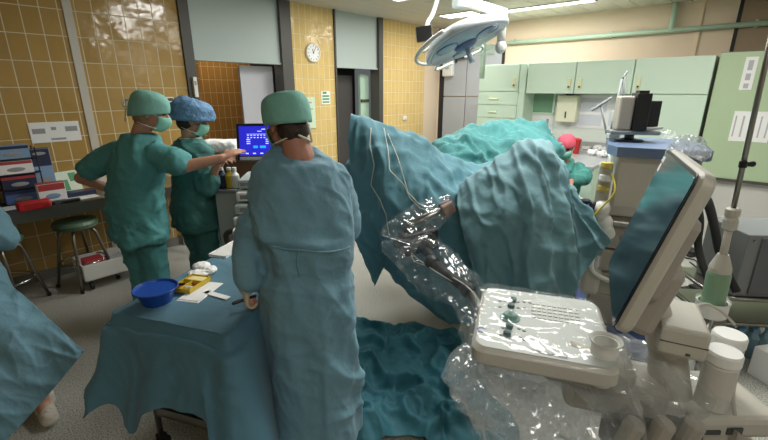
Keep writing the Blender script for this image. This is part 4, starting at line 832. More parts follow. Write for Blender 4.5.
head_gear(t, L, R3, hc, PI-.5, .35, 'pink', (.086, .105, .09), -.10, 0, .8, 'hair', ties=False, seed=1)
me = scrub_top([(V((hc.x+.02, 3.93, .48)), .2, .16, 0), (V((hc.x+.02, 3.93, .7)), .19, .15, 0), (V((hc.x+.02, 3.93, .88)), .19, .14, 0), (V((hc.x+.02, 3.93, .97)), .15, .11, 0), (V((hc.x+.01, 3.92, 1.03)), .08, .075, 0)], YB, [(sh1, el1, .075, .075), (el1, el1+(wr1-el1)*.6, .072, .06), (sh2, el2, .075, .075)], 3, .014)
put('scrub_top', me, M['teal2'], t)
put('trousers', trousers([(V((hc.x+.11, 3.88, .52)), V((hc.x+.14, 3.5, .52)), V((hc.x+.14, 3.48, .07))), (V((hc.x-.07, 3.88, .52)), V((hc.x-.1, 3.5, .52)), V((hc.x-.1, 3.48, .07)))], (hc.x+.02, 3.93, .54), .19, .15, YB, 2), M['teal2'], t)
t = thing('swivel_stool', 'stool under the seated person with the pink cap', 'stool', (hc.x+.02, 4.0, 0)); b = MB(); b.lathe([(.17, .36), (.19, .38), (.18, .42), (.02, .43)], (0, 0, 0)); obj('seat', b, M['bluepad'], t); b = MB(); b.cyl((0, 0, .05), .025, .32); obj('column', b, M['steel'], t)
for k in range(5): a = 2*PI*k/5; b = MB(); b.tube([(0, 0, .08), (.24*math.cos(a), .24*math.sin(a), .045)], .016, 8); obj('leg', b, M['steel'], t)
for o in bpy.data.objects:
    if o.get('label', '').startswith('seated person') or o.name == 'swivel_stool': o.location += V((.22, .45, -.02 if o.name != 'swivel_stool' else 0))
# ================================================================== INSTRUMENT TABLE
TY = math.atan2(-.3, .954); TF = fr((-1.20, 1.63, 0), TY); TW, TL, TH = .60, 1.14, .80
t = thing('instrument_table', 'steel wheeled instrument table standing under the long blue cloth', 'table', TF)
b = MB(); b.box(.02, TW-.02, .02, TL-.02, TH-.03, TH-.004, bev=.008); b.box(.02, TW-.02, .02, TL-.02, TH-.06, TH-.03); obj('table_top', b, M['steel'], t)
b = MB(); b.box(.05, TW-.05, .05, TL-.05, .22, .235); b.box(.05, TW-.05, .05, .07, .22, .27); obj('lower_shelf', b, M['steel'], t)
for x in (.06, TW-.06):
    for y in (.06, TL-.06):
        b = MB(); b.tube([(x, y, .09), (x, y, TH-.05)], .014, 10); l = obj('leg', b, M['steel'], t); b = MB(); b.cyl((x-.014, y, .04), .04, .028, 20, axis='X'); b.box(x-.02, x+.02, y-.015, y+.015, .05, .1); obj('caster', b, M['rubber'], l)
Rz = Matrix.Rotation(TY, 3, 'Z'); ux = Rz @ V((1, 0, 0)); uy = Rz @ V((0, 1, 0)); O = V((-1.20, 1.63, 0)); cen = O+ux*TW/2+uy*TL/2
ZT = TH+.010; c1_, c2_ = V((0, 0, ZT)), V((0, 0, ZT))
def TP(x, y, z=ZT): q = O+ux*x+uy*y; return V((q.x, q.y, z))
def onaxis(y): return TP(TW/2, min(max(y, TW/2), TL-TW/2), ZT+.004)
per = []                                     # (edge x, edge y, hem)
def hang(x, y, dx, dy, drop): per.append((x, y, TP(x+dx, y+dy, ZT-drop)))
hang(TW*.5, TL, 0, .05, .3); hang(.0+.1, TL, 0, .06, .32); hang(0, TL, -.05, .06, .42); hang(0, TL-.12, -.05, 0, .36)
for y in (TL*.75, TL*.5, TL*.3): hang(0, y, -.06-.02*(y < TL*.4), 0, .38)
hang(0, .12, -.10, -.02, .42)
for x, y, q in ((0, 0, (89, 415, 1.44)), (.09, 0, (112, 402, 1.44)), (.17, 0, (134, 432, 1.37)), (.24, 0, (152, 407, 1.38)), (.34, 0, (178, 411, 1.34)), (.45, 0, (206, 420, 1.30)), (.53, 0, (214, 452, 1.24)), (TW, 0, (238, 500, 1.14)), (TW, .10, (276, 470, 1.28))): per.append((x, y, AY(*q)))
for y in (.25, .45, .7, .95): hang(TW, y, .035, 0, .62)
hang(TW, TL, .04, .05, .5); hang(TW-.1, TL, 0, .06, .32)
per.append(per[0]); colsT = []
for x, y, h in per:
    ix, iy = (x-TW/2)*.96+TW/2, (y-TL/2)*.985+TL/2; E_ = TP(x, y, ZT-.004); o_ = V((h.x-E_.x, h.y-E_.y, 0))
    dr = ZT-h.z; o1 = E_+o_*.30+V((0, 0, -dr*.12)); o2 = E_+o_*.45+V((0, 0, -dr*.35)); o3 = E_+o_*.72+V((0, 0, -dr*.68)); colsT.append([onaxis(y), (onaxis(y)+TP(ix, iy))/2, TP(ix, iy), E_, E_.lerp(o1, .5)+V((0, 0, -.01)), o1, o2, o3, h])
nu_, nv_ = 300, 110; X = np.zeros((nu_, nv_, 3))
for j in range(nv_):
    fv = j/(nv_-1); row = [cr(c, fv) for c in colsT]
    for i in range(nu_):
        p = cr(row, i/(nu_-1)); k = ss(fv, .42, 1); d_ = V((p.x-cen.x, p.y-cen.y, 0)).normalized()
        f = .012*math.sin(i*.19+2*nz(i*.05, fv*2, 0))*k+(.018*wrinkle(p, 3, .8)+.005*wrinkle(p, 9, 2))*k
        q = p+d_*f; q.z = min(q.z, ZT+.006)+(.004*wrinkle(p, 4, .9) if fv < .44 else 0); X[i, j] = q
table_cloth = cloth_obj('table_cloth', 'long blue cloth draped over the instrument table, corners hanging low', 'cloth', X, M['tdrape'], .003, sub=0)
zt_ = TH+.012
def on(px, py, z=zt_): return AZ(px, py, z)
p = on(158, 302); t = thing('basin', 'round deep blue plastic basin at the front corner of the instrument table', 'basin', p)
b = MB(); b.lathe([(.052, 0), (.062, .004), (.082, .06), (.089, .072), (.094, .073), (.094, .070), (.088, .066)], (0, 0, 0), 48); b.lathe([(.05, .004), (.06, .008), (.086, .07)], (0, 0, 0), 48, cap=False); obj('bowl', b, M['blueplastic'], t)
b = MB(); b.tube([(.093*math.cos(2*PI*k/48), .093*math.sin(2*PI*k/48), .073) for k in range(49)], .0035, 8); obj('rim', b, M['blueplastic'], t)
b = MB(); b.lathe([(.062, .018), (.001, .019)], (0, 0, 0), 32); obj('liquid', b, mat('basin_liquid', (20, 50, 120), .08), t)
q0 = on(196, 300); q1 = on(190, 283)
t = thing('folded_towel', 'white folded sheet under the yellow tray', 'towel', fr(on(201, 292), TY+.1)); b = MB(); b.box(-.055, .06, -.11, .10, 0, .007, bev=.003); obj('sheet', b, M['paper'], t); b = MB(); b.box(-.05, .055, -.1, .02, .007, .010, bev=.001); obj('upper_fold', b, M['paper'], t)
p = on(191, 288)+V((0, 0, .012)); t = thing('medication_tray', 'small yellow tray with compartments next to the blue basin', 'tray', fr(p, TY+.05))
b = MB(); b.box(-.055, .055, -.075, .085, 0, .004); 
for (a, c_, d_, e) in ((-.055, -.051, -.075, .085), (.051, .055, -.075, .085), (-.055, .055, -.075, -.071), (-.055, .055, .081, .085), (-.055, .055, .02, .024), (-.004, .0, -.075, .02)): b.box(a, c_, d_, e, .004, .022)
obj('tray_shell', b, M['yellow'], t); b = MB(); b.box(-.045, .045, .03, .075, .004, .018, bev=.004); obj('cotton_pad', b, mat('cream_gauze', (230, 216, 150), .9), t)
for i, (x, y, m, lb, nm) in enumerate(((-.03, -.05, 'bread', 'amber vial at the near left of the yellow tray', 'vial'), (-.03, -.02, 'black', 'dark vial behind the amber one in the yellow tray', 'vial'), (.02, -.04, 'paper', 'white swab in the right compartment of the yellow tray', 'swab'), (.03, -.0, 'bread', 'amber vial at the right of the yellow tray', 'vial'))):
    f = fr(p+V((0, 0, .0125)), TY+.05); b = MB(); b.capsule((x-.014, y, 0), (x+.014, y+.004, 0), .007); o = link(nm, b.mesh(nm), M[m], None, f); tag(o, lb, nm)
b = MB(); b.box(-.075, .075, -.016, .016, 0, .004, bev=.0015); o = link('paper_strip', b.mesh('paper_strip'), M['paper'], None, fr(on(217, 296.5)+V((0, 0, .006)), -.45)); tag(o, 'narrow white strip lying alone on the blue table cloth', 'paper strip')
for i, (px, py, lb) in enumerate(((199, 276, 'flat white gauze pad just behind the yellow tray'), (202, 269, 'round white gauze bundle behind the flat pad'), (210, 273, 'small white gauze roll right of the round bundle'))):
    p = on(px, py); b = MB(); b.ell(p+V((0, 0, .017)), ((.055, .045, .035)[i], .04, (.010, .019, .017)[i])); me = remeshed(b, .004, 1); displace(me, lambda c, n: .005*ridge(c, 45)); me.transform(Matrix.Translation(-p)); o = link('gauze_pad', me, M['paper'], None, Matrix.Translation(p)); tag(o, lb, 'gauze', 'gauze on the instrument table')
p = on(231, 250); t = thing('supply_tray', 'flat white rectangular tray further back on the blue table cloth', 'tray', fr(p, TY+.02)); b = MB(); b.box(-.06, .06, -.13, .13, 0, .005, bev=.002)
for a in ((-.06, -.056, -.13, .13), (.056, .06, -.13, .13), (-.06, .06, -.13, -.126), (-.06, .06, .126, .13)): b.box(*a, .005, .018)
obj('tray_shell', b, M['paper'], t); b = MB(); b.box(-.052, .052, -.12, .12, .005, .014, bev=.003); obj('paper_liner', b, M['white'], t)
p = on(243, 236); b = MB(); b.ell(p+V((0, 0, .03)), (.06, .05, .03)); me = remeshed(b, .005, 1); displace(me, lambda c, n: .01*ridge(c, 30)); me.transform(Matrix.Translation(-p)); o = link('gauze_pad', me, M['paper'], None, Matrix.Translation(p)); tag(o, 'white gauze heap at the far end of the table beside the surgeon sleeve', 'gauze', 'gauze on the instrument table')
# ================================================================== MONITOR CART behind the table
mc = AY(254, 140, 2.78); F_ = fr((mc.x-.04, 2.97, 0), .10)
t = thing('monitor_cart', 'pale wheeled cart with grey tiers and a dark curved push handle under the blue monitor', 'cart', F_)
b = MB(); b.box(-.22, .26, -.05, .40, .06, .12, bev=.02); obj('base', b, M['dgrey'], t)
for x in (-.17, .21):
    for y in (0, .35): b = MB(); b.cyl((x-.012, y, .035), .035, .024, 16, axis='X'); obj('caster', b, M['rubber'], t)
b = MB(); b.box(-.14, .2, .04, .36, .12, .78, bev=.02); obj('cabinet', b, M['lgrey'], t)
for i, (z0, z1, y0) in enumerate(((.80, .87, -.10), (.885, .955, -.07), (.97, 1.04, -.03), (1.055, 1.12, .02))):
    b = MB(); b.box(-.20+.01*i, .24, y0, .38, z0, z1, bev=.012); tr = obj('tier', b, M['lgrey'] if i % 2 else M['white'], t); b = MB(); b.box(-.15, .2, y0-.003, y0, z0+.02, z1-.02); obj('slot', b, M['grey'], tr)
b = MB(); b.tube(spline([(-.24, -.02, .45), (-.25, -.10, .66), (-.23, -.17, .78), (-.1, -.2, .815), (.12, -.2, .815), (.24, -.15, .78)]), .020, 12); obj('push_handle', b, M['dgrey'], t)
b = MB(); b.cyl((.05, .16, 1.10), .035, .16, 20); b.box(-.01, .11, .06, .2, 1.24, 1.28); obj('monitor_stand', b, M['black'], t)
Fm = F_ @ Matrix.Translation((.0, .02, 1.262)) @ Matrix.Rotation(-.22, 4, 'X')
mw = .30; mh = .235
t = thing('touch_monitor', 'dark framed touchscreen glowing deep blue with white and cyan readouts', 'monitor', Fm)
b = MB(); b.box(-mw/2, mw/2, -.02, .03, 0, mh+.03, bev=.014); b.box(-mw/2+.04, mw/2-.04, .03, .06, .03, mh-.02, bev=.01); obj('housing', b, M['black'], t)
b = MB(); b.box(-mw/2+.022, mw/2-.022, -.0215, -.02, .034, mh+.008); obj('screen', b, mat('blue_screen', (34, 34, 170), .15, emit=((36, 38, 178), 1.1)), t)
b = MB(); ex = lambda x0, x1, z0, z1: b.box(-mw/2+.022+x0*(mw-.044), -mw/2+.022+x1*(mw-.044), -.0225, -.0215, .034+z0*(mh-.026), .034+z1*(mh-.026))
for q in range(7): ex(.22+q*.09, .27+q*.09, .68, .71); ex(.22+q*.09, .265+q*.09, .60, .63)
ex(.2, .84, .73, .74)
for q in range(3): ex(.2, .3, .40+q*.07, .43+q*.07); ex(.72, .8, .40+q*.07, .43+q*.07)
for q in range(4): ex(.16+.2*q, .24+.2*q, .06, .10)
ex(.62, .92, .88, .91); ex(.5, .62, .82, .84)
obj('readout', b, mat('screen_white', (200, 205, 255), .3, emit=((170, 180, 255), 1.4)), t)
b = MB(); ex(.38, .5, .26, .34); ex(.56, .72, .26, .34); obj('digits', b, mat('screen_cyan', (40, 140, 255), .3, emit=((30, 130, 255), 1.8)), t)
b = MB(); b.box(-mw/2+.02, mw/2-.02, -.028, -.016, .005, .026, bev=.004); obj('lower_bezel', b, M['lgrey'], t)
# folded white packs on a shelf beyond, and bottles beside the cart
q = AY(216, 147, 3.6); t = thing('side_shelf', 'brown wooden shelf carrying a white folded pack behind the monitor', 'shelf', fr((q.x, 3.65, 0), .1)); b = MB(); b.box(-.2, .42, -.15, .15, q.z-.09, q.z-.05, bev=.004); obj('top', b, mat('brown_wood', (96, 62, 40), .5), t)
b = MB(); b.box(-.18, .4, -.12, .12, .02, q.z-.09); obj('carcass', b, mat('brown_wood', (96, 62, 40), .5), t)
b = MB(); b.box(q.x-.14, q.x+.18, 3.55, 3.76, q.z-.048, q.z+.05, bev=.03); me = remeshed(b, .008, 4); displace(me, lambda c, n: .008*ridge(c, 16)); p = V((q.x, 3.65, q.z-.048)); me.transform(Matrix.Translation(-p)); o = link('folded_pack', me, M['paper'], None, Matrix.Translation(p)); tag(o, 'white folded linen pack on the brown shelf behind the monitor', 'linen pack')
for i, (px, py, m, lb) in enumerate(((222, 178, 'boxnavy', 'dark bottle left of the monitor cart under the outstretched hands'), (229, 172, 'yellow', 'yellowish bottle left of the monitor cart'), (235, 178, 'white', 'white bottle closest to the tiers of the monitor cart'))):
    q = AY(px, py, 3.15)
    t_b = thing('bottle', lb, 'bottle', (q.x, 3.15, q.z-.07), 'bottles beside the monitor cart'); b = MB(); b.lathe([(.03, 0), (.033, .01), (.033, .1), (.014, .125), (.014, .14)], (0, 0, 0), 20); obj('body', b, M[m], t_b); b = MB(); b.lathe([(.017, .138), (.017, .16)], (0, 0, 0), 16); obj('cap', b, M['white'], t_b)
q = AY(229, 186, 3.15); t = thing('bottle_stand', 'small grey stand carrying three bottles beside the monitor cart', 'stand', (q.x, 3.15, 0)); zz = AY(229, 176, 3.15).z-.075
b = MB(); b.box(-.11, .1, -.08, .08, zz-.045, zz-.02, bev=.005); obj('top', b, M['grey'], t); b = MB(); b.box(-.09, .08, -.06, .06, 0, zz-.045); obj('carcass', b, M['lgrey'], t)
for o in bpy.data.objects:
    if o.get('category') == 'bottle' and o.get('group') == 'bottles beside the monitor cart': o.location.z = zz-.018
# ================================================================== OPERATING TABLE AND DRAPES
t = thing('operating_table', 'steel operating table with dark pads mostly hidden under the patient drapes', 'table', (.95, 3.9, 0))
b = MB(); b.box(-.30, .30, -.75, .95, .86, .93, bev=.02); obj('mattress', b, M['rubber'], t)
b = MB(); b.box(-.27, .27, -.70, .9, .80, .86, bev=.005); obj('frame', b, M['steel'], t)
b = MB(); b.box(-.14, .14, -.2, .2, .12, .80, bev=.02); obj('column', b, M['steel'], t); b = MB(); b.box(-.28, .28, -.55, .55, .0, .12, bev=.03); obj('base', b, M['dgrey'], t)
for s, pts in ((-1, [(-.32, -.6, .84), (-.62, -.60, 1.0), (-.98, -.76, 1.2)]), (1, [(.30, -.6, .84), (.22, -.95, .95), (.02, -1.08, 1.2)])):
    b = MB(); b.tube(pts, .016, 10); obj('leg_support', b, M['steel'], t)
# the draped patient: one body, legs raised
t = thing('patient', 'patient lying on the operating table, wholly covered by drapes', 'person', (1.0, 4.0, .93))
b = MB(); Lh, R3 = body_piece_head(b, V((1.12, 4.62, 1.06)), PI, PI/2-.1); b.capsule((1.1, 4.5, 1.04), (1.08, 4.38, 1.05), .055, .07); b.capsule((1.08, 4.25, 1.06), (.98, 3.6, 1.06), .15, .15, 18); b.capsule((.98, 3.6, 1.06), (.95, 3.3, 1.05), .15, .14)
b.capsule((.88, 3.45, 1.02), (.10, 3.32, 1.20), .10, .06); b.capsule((.10, 3.32, 1.20), (.02, 3.20, .82), .06, .04); b.capsule((1.0, 3.4, 1.02), (.97, 2.92, 1.22), .10, .065); b.capsule((.97, 2.92, 1.22), (1.02, 2.80, .86), .06, .045)
b.capsule((.9, 4.2, 1.05), (.82, 3.8, 1.0), .05, .045); b.capsule((1.26, 4.2, 1.05), (1.24, 3.8, 1.0), .05, .045)
hand_pieces(b, (.82, 3.78, 1.0), (0, -1, 0), (0, 0, -1), (1, 0, 0)); hand_pieces(b, (1.24, 3.78, 1.0), (0, -1, 0), (0, 0, -1), (-1, 0, 0))
put('body', remeshed(b, .009, 3), M['skin'], t)

def sheet(cols, nu, nv, fold, back=None, seed=0, rows_amp=None):
    """a sheet through columns of control points (top to hem), with folds pushed along its normal"""
    C_ = [[AY(*q) for q in c] for c in cols]
    if back: C_ = [[c[0]+V(back)]+[c[0]+V(back)*.3+V((0, .03, .02*abs(back[2])))]+c for c in C_]
    rows = []
    for j in range(nv):
        f = j/(nv-1); rows.append([cr(c, f) for c in C_])
    X = np.zeros((nu, nv, 3))
    for j in range(nv):
        for i in range(nu): X[i, j] = cr(rows[j], i/(nu-1))
    du = np.gradient(X, axis=0); dv = np.gradient(X, axis=1); n = np.cross(du, dv); n /= np.linalg.norm(n, axis=2, keepdims=True)+1e-9
    if n[..., 1].mean() > 0: n = -n
    D = np.zeros((nu, nv))
    for i in range(nu):
        for j in range(nv): D[i, j] = fold(i/(nu-1), j/(nv-1), V(X[i, j]))
    return X+n*D[..., None]
def f_left(u, v, p):
    w = V((noise.noise(p*2.3), noise.noise(p*2.3+V((9, 0, 0))), noise.noise(p*2.3+V((0, 9, 0)))))*.16
    big = .030*math.sin(u*15+v*3+2*noise.noise(V((u*2, v*2, 1))))*ss(v, .35, 1)*(1-.4*u)
    cr_ = ridge(V((u*7-v*3.0, v*2.2+u*2, 2))+w*4)*.018+ridge(V((u*5+v*5, v*6-u*3, 7))+w*5)*.012
    kn = (ridge(p*4.2+w*3)*.040+ridge(p*9+w*3)*.018)*ss(u, .40, .70)*(1-ss(v, .62, .9))
    sh = .030*max(0, ridge(V((u*4-v*2, v*2.5+u*3, 4))+w*3))**5+.022*max(0, ridge(V((u*3+v*4, v*3-u*4, 14))+w*3))**6
    return (big+cr_*(.5+.5*ss(u, .1, .5))+kn+sh+.020*wrinkle(p, 2, .8)+.005*wrinkle(p, 7, 2))*(.25+.75*ss(v, .28, .5))
LEFT = [[(350, 117, 3.05), (352, 170, 3.02), (360, 232, 3.0), (376, 284, 2.98)], [(359, 120, 3.06), (368, 180, 2.92), (378, 235, 2.92), (386, 266, 2.95)],
 [(380, 126, 3.1), (390, 185, 2.82), (394, 235, 2.84), (401, 277, 2.88)], [(405, 134, 3.15), (413, 190, 2.80), (418, 245, 2.80), (421, 299, 2.84)],
 [(427, 146, 3.2), (437, 200, 2.85), (440, 258, 2.80), (448, 321, 2.8)], [(448, 160, 3.22), (462, 212, 2.92), (468, 268, 2.87), (478, 322, 2.8)],
 [(470, 168, 3.25), (486, 222, 3.0), (494, 275, 2.95), (505, 322, 2.9)], [(498, 170, 3.3), (510, 225, 3.1), (520, 275, 3.05), (530, 318, 3.0)]]
X = sheet(LEFT, 110, 130, f_left, (0.05, .50, -.75))
left_drape = cloth_obj('leg_drape', 'blue drape tented over the raised leg at the left, peak rising beside the surgeon', 'drape', X, M['drape'], .004, sub=0)
def f_right(u, v, p):
    w = V((noise.noise(p*2.6), noise.noise(p*2.6+V((9, 0, 0))), 0))*.14
    q = u*20+2.2*noise.noise(V((u*3, v*2.4, 3)))+1.2*math.sin(v*5+u*4)
    big = (math.sin(q)*.6+math.sin(q*.53+1)*.6+abs(math.sin(q*.5))*.5)*.040*ss(v, .22, .8)
    sh = .03*max(0, ridge(V((u*7-v*1.5, v*1.6+u*2, 4))+w*3))**4
    return (big+ridge(V((u*9, v*2.5, 2))+w*4)*.014+ridge(p*6+w*3)*.012+sh+.024*wrinkle(p, 12, .8)+.005*wrinkle(p, 7, 2))*(.25+.75*ss(v, .3, .5))-.02
RIGHT = [[(460, 186, 2.80), (464, 220, 2.62), (471, 255, 2.52), (482, 300, 2.47)], [(474, 174, 2.75), (480, 212, 2.55), (485, 252, 2.46), (495, 308, 2.4)],
 [(492, 163, 2.72), (497, 205, 2.48), (502, 250, 2.38), (510, 318, 2.32)], [(511, 148, 2.70), (514, 196, 2.42), (520, 248, 2.32), (528, 320, 2.27)],
 [(530, 141, 2.70), (534, 192, 2.42), (541, 245, 2.30), (546, 320, 2.25)], [(545, 144, 2.70), (552, 192, 2.46), (557, 242, 2.36), (556, 312, 2.30)],
 [(550, 153, 2.70), (563, 198, 2.50), (571, 242, 2.40), (572, 290, 2.34)], [(557, 168, 2.68), (575, 204, 2.50), (590, 235, 2.40), (592, 262, 2.34)], [(566, 184, 2.66), (586, 211, 2.48), (602, 228, 2.38), (611, 241, 2.34)]]
X = sheet(RIGHT, 130, 130, f_right, (0.0, .45, -.65))
right_drape = cloth_obj('leg_drape', 'large grey blue drape falling in folds from one peak, right of the wrapped probe arm', 'drape', X, M['rdrape'], .004, sub=0)
def f_teal(u, v, p):
    w = V((noise.noise(p*3), noise.noise(p*3+V((9, 0, 0))), noise.noise(p*3+V((0, 9, 0)))))*.2
    return (ridge(p*3.4+w*3)*.045+ridge(p*7.5+w*3)*.016+.045*wrinkle(p, 5, 1.0)+.012*wrinkle(p, 9, 2.2)-.02)*(.55+.45*ss(v, .1, .5))
TL_ = [(437, 160, 3.75), (443, 143, 3.85), (456, 134, 3.9), (474, 129, 3.95), (497, 126, 4.0), (520, 126, 4.0), (541, 131, 3.95), (551, 141, 3.9), (557, 156, 3.85)]
X = sheet([[(x, y, d), (x+.3*(500-x)*.1, y+16, d-.28), (x, y+36, d-.50), (x, y+75, d-.62)] for x, y, d in TL_], 120, 90, f_teal, (0, .45, -.35))
teal_drape = cloth_obj('body_drape', 'bright teal drape heaped over the patient between the two blue peaks', 'drape', X, M['teal'], .004, sub=0)
# drape dropped on the floor: a crumpled heap
def heap():
    nx, ny = 80, 84; P = np.zeros((nx, ny, 3))
    c = [AZ(*q, 0) for q in ((352, 318), (462, 334), (520, 455), (336, 440))]
    for i in range(nx):
        for j in range(ny):
            u, v = i/(nx-1), j/(ny-1); p = c[0]*(1-u)*(1-v)+c[1]*u*(1-v)+c[2]*u*v+c[3]*(1-u)*v
            e = min(u, 1-u, v, 1-v); s = V((p.x*4.2, p.y*4.2, 0))
            wp = V((noise.noise(s*.8+V((3, 0, 0))), noise.noise(s*.8+V((0, 7, 0))), 0))
            h = .030*wrinkle(p, 6, .8)+.01*wrinkle(p, 3, 1.8)+max(0, ridge(s*.55+wp*1.2))**2*.075+max(0, ridge(s*1.1+wp*1.5+V((5, 2, 0))))**2*.045+max(0, ridge(s*2.4+wp+V((1, 9, 0))))**2*.018
            k = min(1, e/.12); q = p+wp*.10*(1 if e > 0 else 1)
            P[i, j] = (q.x, q.y, .006+h*(.35+.65*k))
    return P
floor_heap = cloth_obj('dropped_drape', 'dark teal drape dropped in a crumpled heap on the floor behind the surgeon', 'drape', heap(), M['heap'], .003)
BV = [bvh_of(o) for o in (left_drape, right_drape, teal_drape)]
# white leads lying over the left drape
for i, (pl, lb) in enumerate((([(371, 128), (370, 145), (374, 165), (371, 185), (380, 200), (386, 215), (389, 235)], 'thin white lead running down the left part of the blue drape'),
        ([(384, 128), (388, 150), (390, 170), (404, 185), (410, 198), (420, 208), (436, 213)], 'thin white lead curving from the drape ridge to the wrapped probe, left of its pair'),
        ([(388, 134), (398, 158), (403, 175), (408, 192), (418, 203), (438, 211)], 'thin white lead curving from the drape ridge to the wrapped probe, right of its pair'))):
    pl = [(a[0]+(b_[0]-a[0])*k/3, a[1]+(b_[1]-a[1])*k/3) for a, b_ in zip(pl, pl[1:]) for k in range(3)]+[pl[-1]]; pts = [snap(BV, x, y, .018) for x, y in pl]; pts = [p for p in pts if p is not None]
    if len(pts) > 2: b = MB(); b.tube(spline(pts, 3), .0032, 6); single('lead_wire', lb, 'cable', b, M['tie'], pts[0], 'white leads over the blue drape')
# ================================================================== PROBE ARM wrapped in film
p0 = AY(447, 208, 2.60); p1 = AY(404, 236, 2.50); p2 = AY(432, 262, 2.32); p3 = AY(468, 290, 2.05); p4 = AY(492, 330, 1.80)
t = thing('probe_stepper', 'black probe holding device with knobs and a jointed arm inside a clear bag', 'probe holder', (p1.x, p1.y, p1.z-.1))
def orient(a, c_):
    d = (V(c_)-V(a)).normalized(); z = V((0, 0, 1)); y = z.cross(d).normalized(); return Matrix((d, y, d.cross(y))).transposed().to_4x4()
mO = Matrix.Translation(p1+V((.08, 0, .0))) @ orient(p1, p0+V((0, 0, -.12)))
b = MB(); b.box(-.11, .13, -.06, .06, -.10, .04, mO, .012); W(t, 'body', b, M['black'])
b = MB(); b.tube([p1+V((.0, 0, .05)), p0], .016, 12); b.tube([p1+V((.02, .02, .09)), p0+V((.02, .0, .02))], .008, 10); W(t, 'guide_rod', b, M['steel'])
b = MB(); b.box(-.04, .04, -.04, .04, -.04, .04, Matrix.Translation(p0) @ orient(p1, p0), .01); W(t, 'clamp', b, mat('tan_grip', (150, 112, 92), .5))
b = MB(); b.capsule(p0+V((-.04, 0, .015)), p0+V((.02, 0, .04)), .016); W(t, 'probe_tip', b, M['navy'])
for q in (p1+V((-.04, -.05, -.03)), p1+V((.15, -.06, .01))): b = MB(); b.lathe([(.03, 0), (.032, .02), (.024, .035)], q, 20, V((0, -1, .3))); W(t, 'knob', b, M['rubber'])
b = MB(); b.tube(spline([p1+V((.08, 0, -.03)), p2+V((.0, .03, .02)), p2]), .032, 14); W(t, 'upper_arm', b, M['rubber'])
b = MB(); b.ell(p2, (.05, .05, .045)); W(t, 'joint', b, M['black'])
b = MB(); b.tube([p2, p3], .030, 14); b.ell(p3, (.045, .045, .045)); W(t, 'lower_arm', b, M['rubber'])
b = MB(); b.tube([p3, p4, V((.72, 1.62, .56)), V((.82, 1.5, .5))], .028, 14); W(t, 'mounting_bar', b, M['steel'])
for k in range(2): b = MB(); b.tube(spline([p1+V((.02*k, -.06, -.03)), p1+V((.06, -.09, -.1-.03*k)), p2+V((.02*k, -.07, -.02)), p3+V((0, -.05, .03*k)), p4+V((0, -.04, .02))]), .003, 6); W(t, 'cord', b, M['tie'])
def bag(name, label, pts, rad, m, seed, amp=.02, nu=44, nl=12):
    rb = random.Random(seed); pts = spline(pts, nl); L_ = len(pts); rs = []
    for i in range(L_):
        f = i/(L_-1)*(len(rad)-1); k = min(int(f), len(rad)-2); r = rad[k]*(1-f+k)+rad[k+1]*(f-k); tdir = (pts[min(i+1, L_-1)]-pts[max(0, i-1)]).normalized(); x = tdir.cross(V((0, 0, 1))).normalized(); y = tdir.cross(x); ring = []
        for j in range(nu):
            a = 2*PI*j/nu; d = x*math.cos(a)+y*math.sin(a); q = pts[i]+d*r; n = (noise.voronoi(q*11+V((seed, 0, 0)))[0][0]-.4)*1.6+wrinkle(q, seed, 1.6)*.9+noise.noise(q*7+V((0, seed, 0)))*.9+rb.uniform(-.13, .13)
            ring.append(q+d*(n*amp*min(1, r/.06)))
        rs.append(ring)
    b = MB(); b.rings(rs, cap=False, smooth=False); return single(name, label, 'plastic cover', b, m, pts[0])
bag('plastic_bag', 'clear crinkled plastic bag wrapped around the black probe holder between the drapes', [p0+V((.03, .02, .03)), p0+V((-.06, -.03, -.0)), p1+V((.0, -.02, .0)), p1+V((.08, -.03, -.10)), p2+V((0, -.02, -.03)), p3+V((.0, 0, -.02)), p4+V((-.03, .02, -.06)), p4+V((-.0, .0, -.35))], [.03, .07, .125, .15, .13, .10, .10, .07], M['film2'], 3, .022)
# ================================================================== ULTRASOUND CART
PY = math.atan2(-.135, .415); ZP = .95
UC = V((1.02, 1.22, 0)); FU = fr(UC, PY)
t = thing('ultrasound_cart', 'cream ultrasound cart with a wide keyboard panel under plastic and a glossy tilted monitor', 'ultrasound machine', FU)
inv = FU.inverted()
FP = inv @ fr((.5655, 1.318, ZP), PY)       # panel frame inside the cart frame
def rrect(w, h, r, n=6):
    out = []
    for cx, cy, a0 in ((w/2-r, h/2-r, 0), (-w/2+r, h/2-r, PI/2), (-w/2+r, -h/2+r, PI), (w/2-r, -h/2+r, 1.5*PI)):
        for k in range(n+1): a = a0+PI/2*k/n; out.append((cx+r*math.cos(a), cy+r*math.sin(a)))
    return out
def slab(w, h, z0, z1, r, m, e=.008):
    b = MB(); rs = []
    for z, k in ((z0, e), (z0+e, 0), (z1-e, 0), (z1, e)): rs.append([m @ V((x*(1-k*2/w), y*(1-k*2/h), z)) for x, y in rrect(w, h, r)])
    b.rings(rs, smooth=False); return b
cp = obj('control_panel', slab(.445, .47, -.065, 0, .045, FP, .012), M['cream'], t)
obj('panel_surface', slab(.415, .44, 0, .003, .035, FP, .001), mat('panel_face', (184, 188, 182), .45), cp)
def onp(px, py): return FP.inverted() @ (inv @ AZ(px, py, ZP+.003))
for px, py in ((513, 301), (511, 307), (509, 328), (507, 335)):
    q = onp(px, py); b = MB(); b.lathe([(.014, 0), (.013, .014), (.004, .017)], (0, 0, 0), 20); b.v = [FP @ (v+V((q.x, q.y, .003))) for v in b.v]; obj('knob', b, mat('teal_knob', (52, 84, 84), .3), cp)
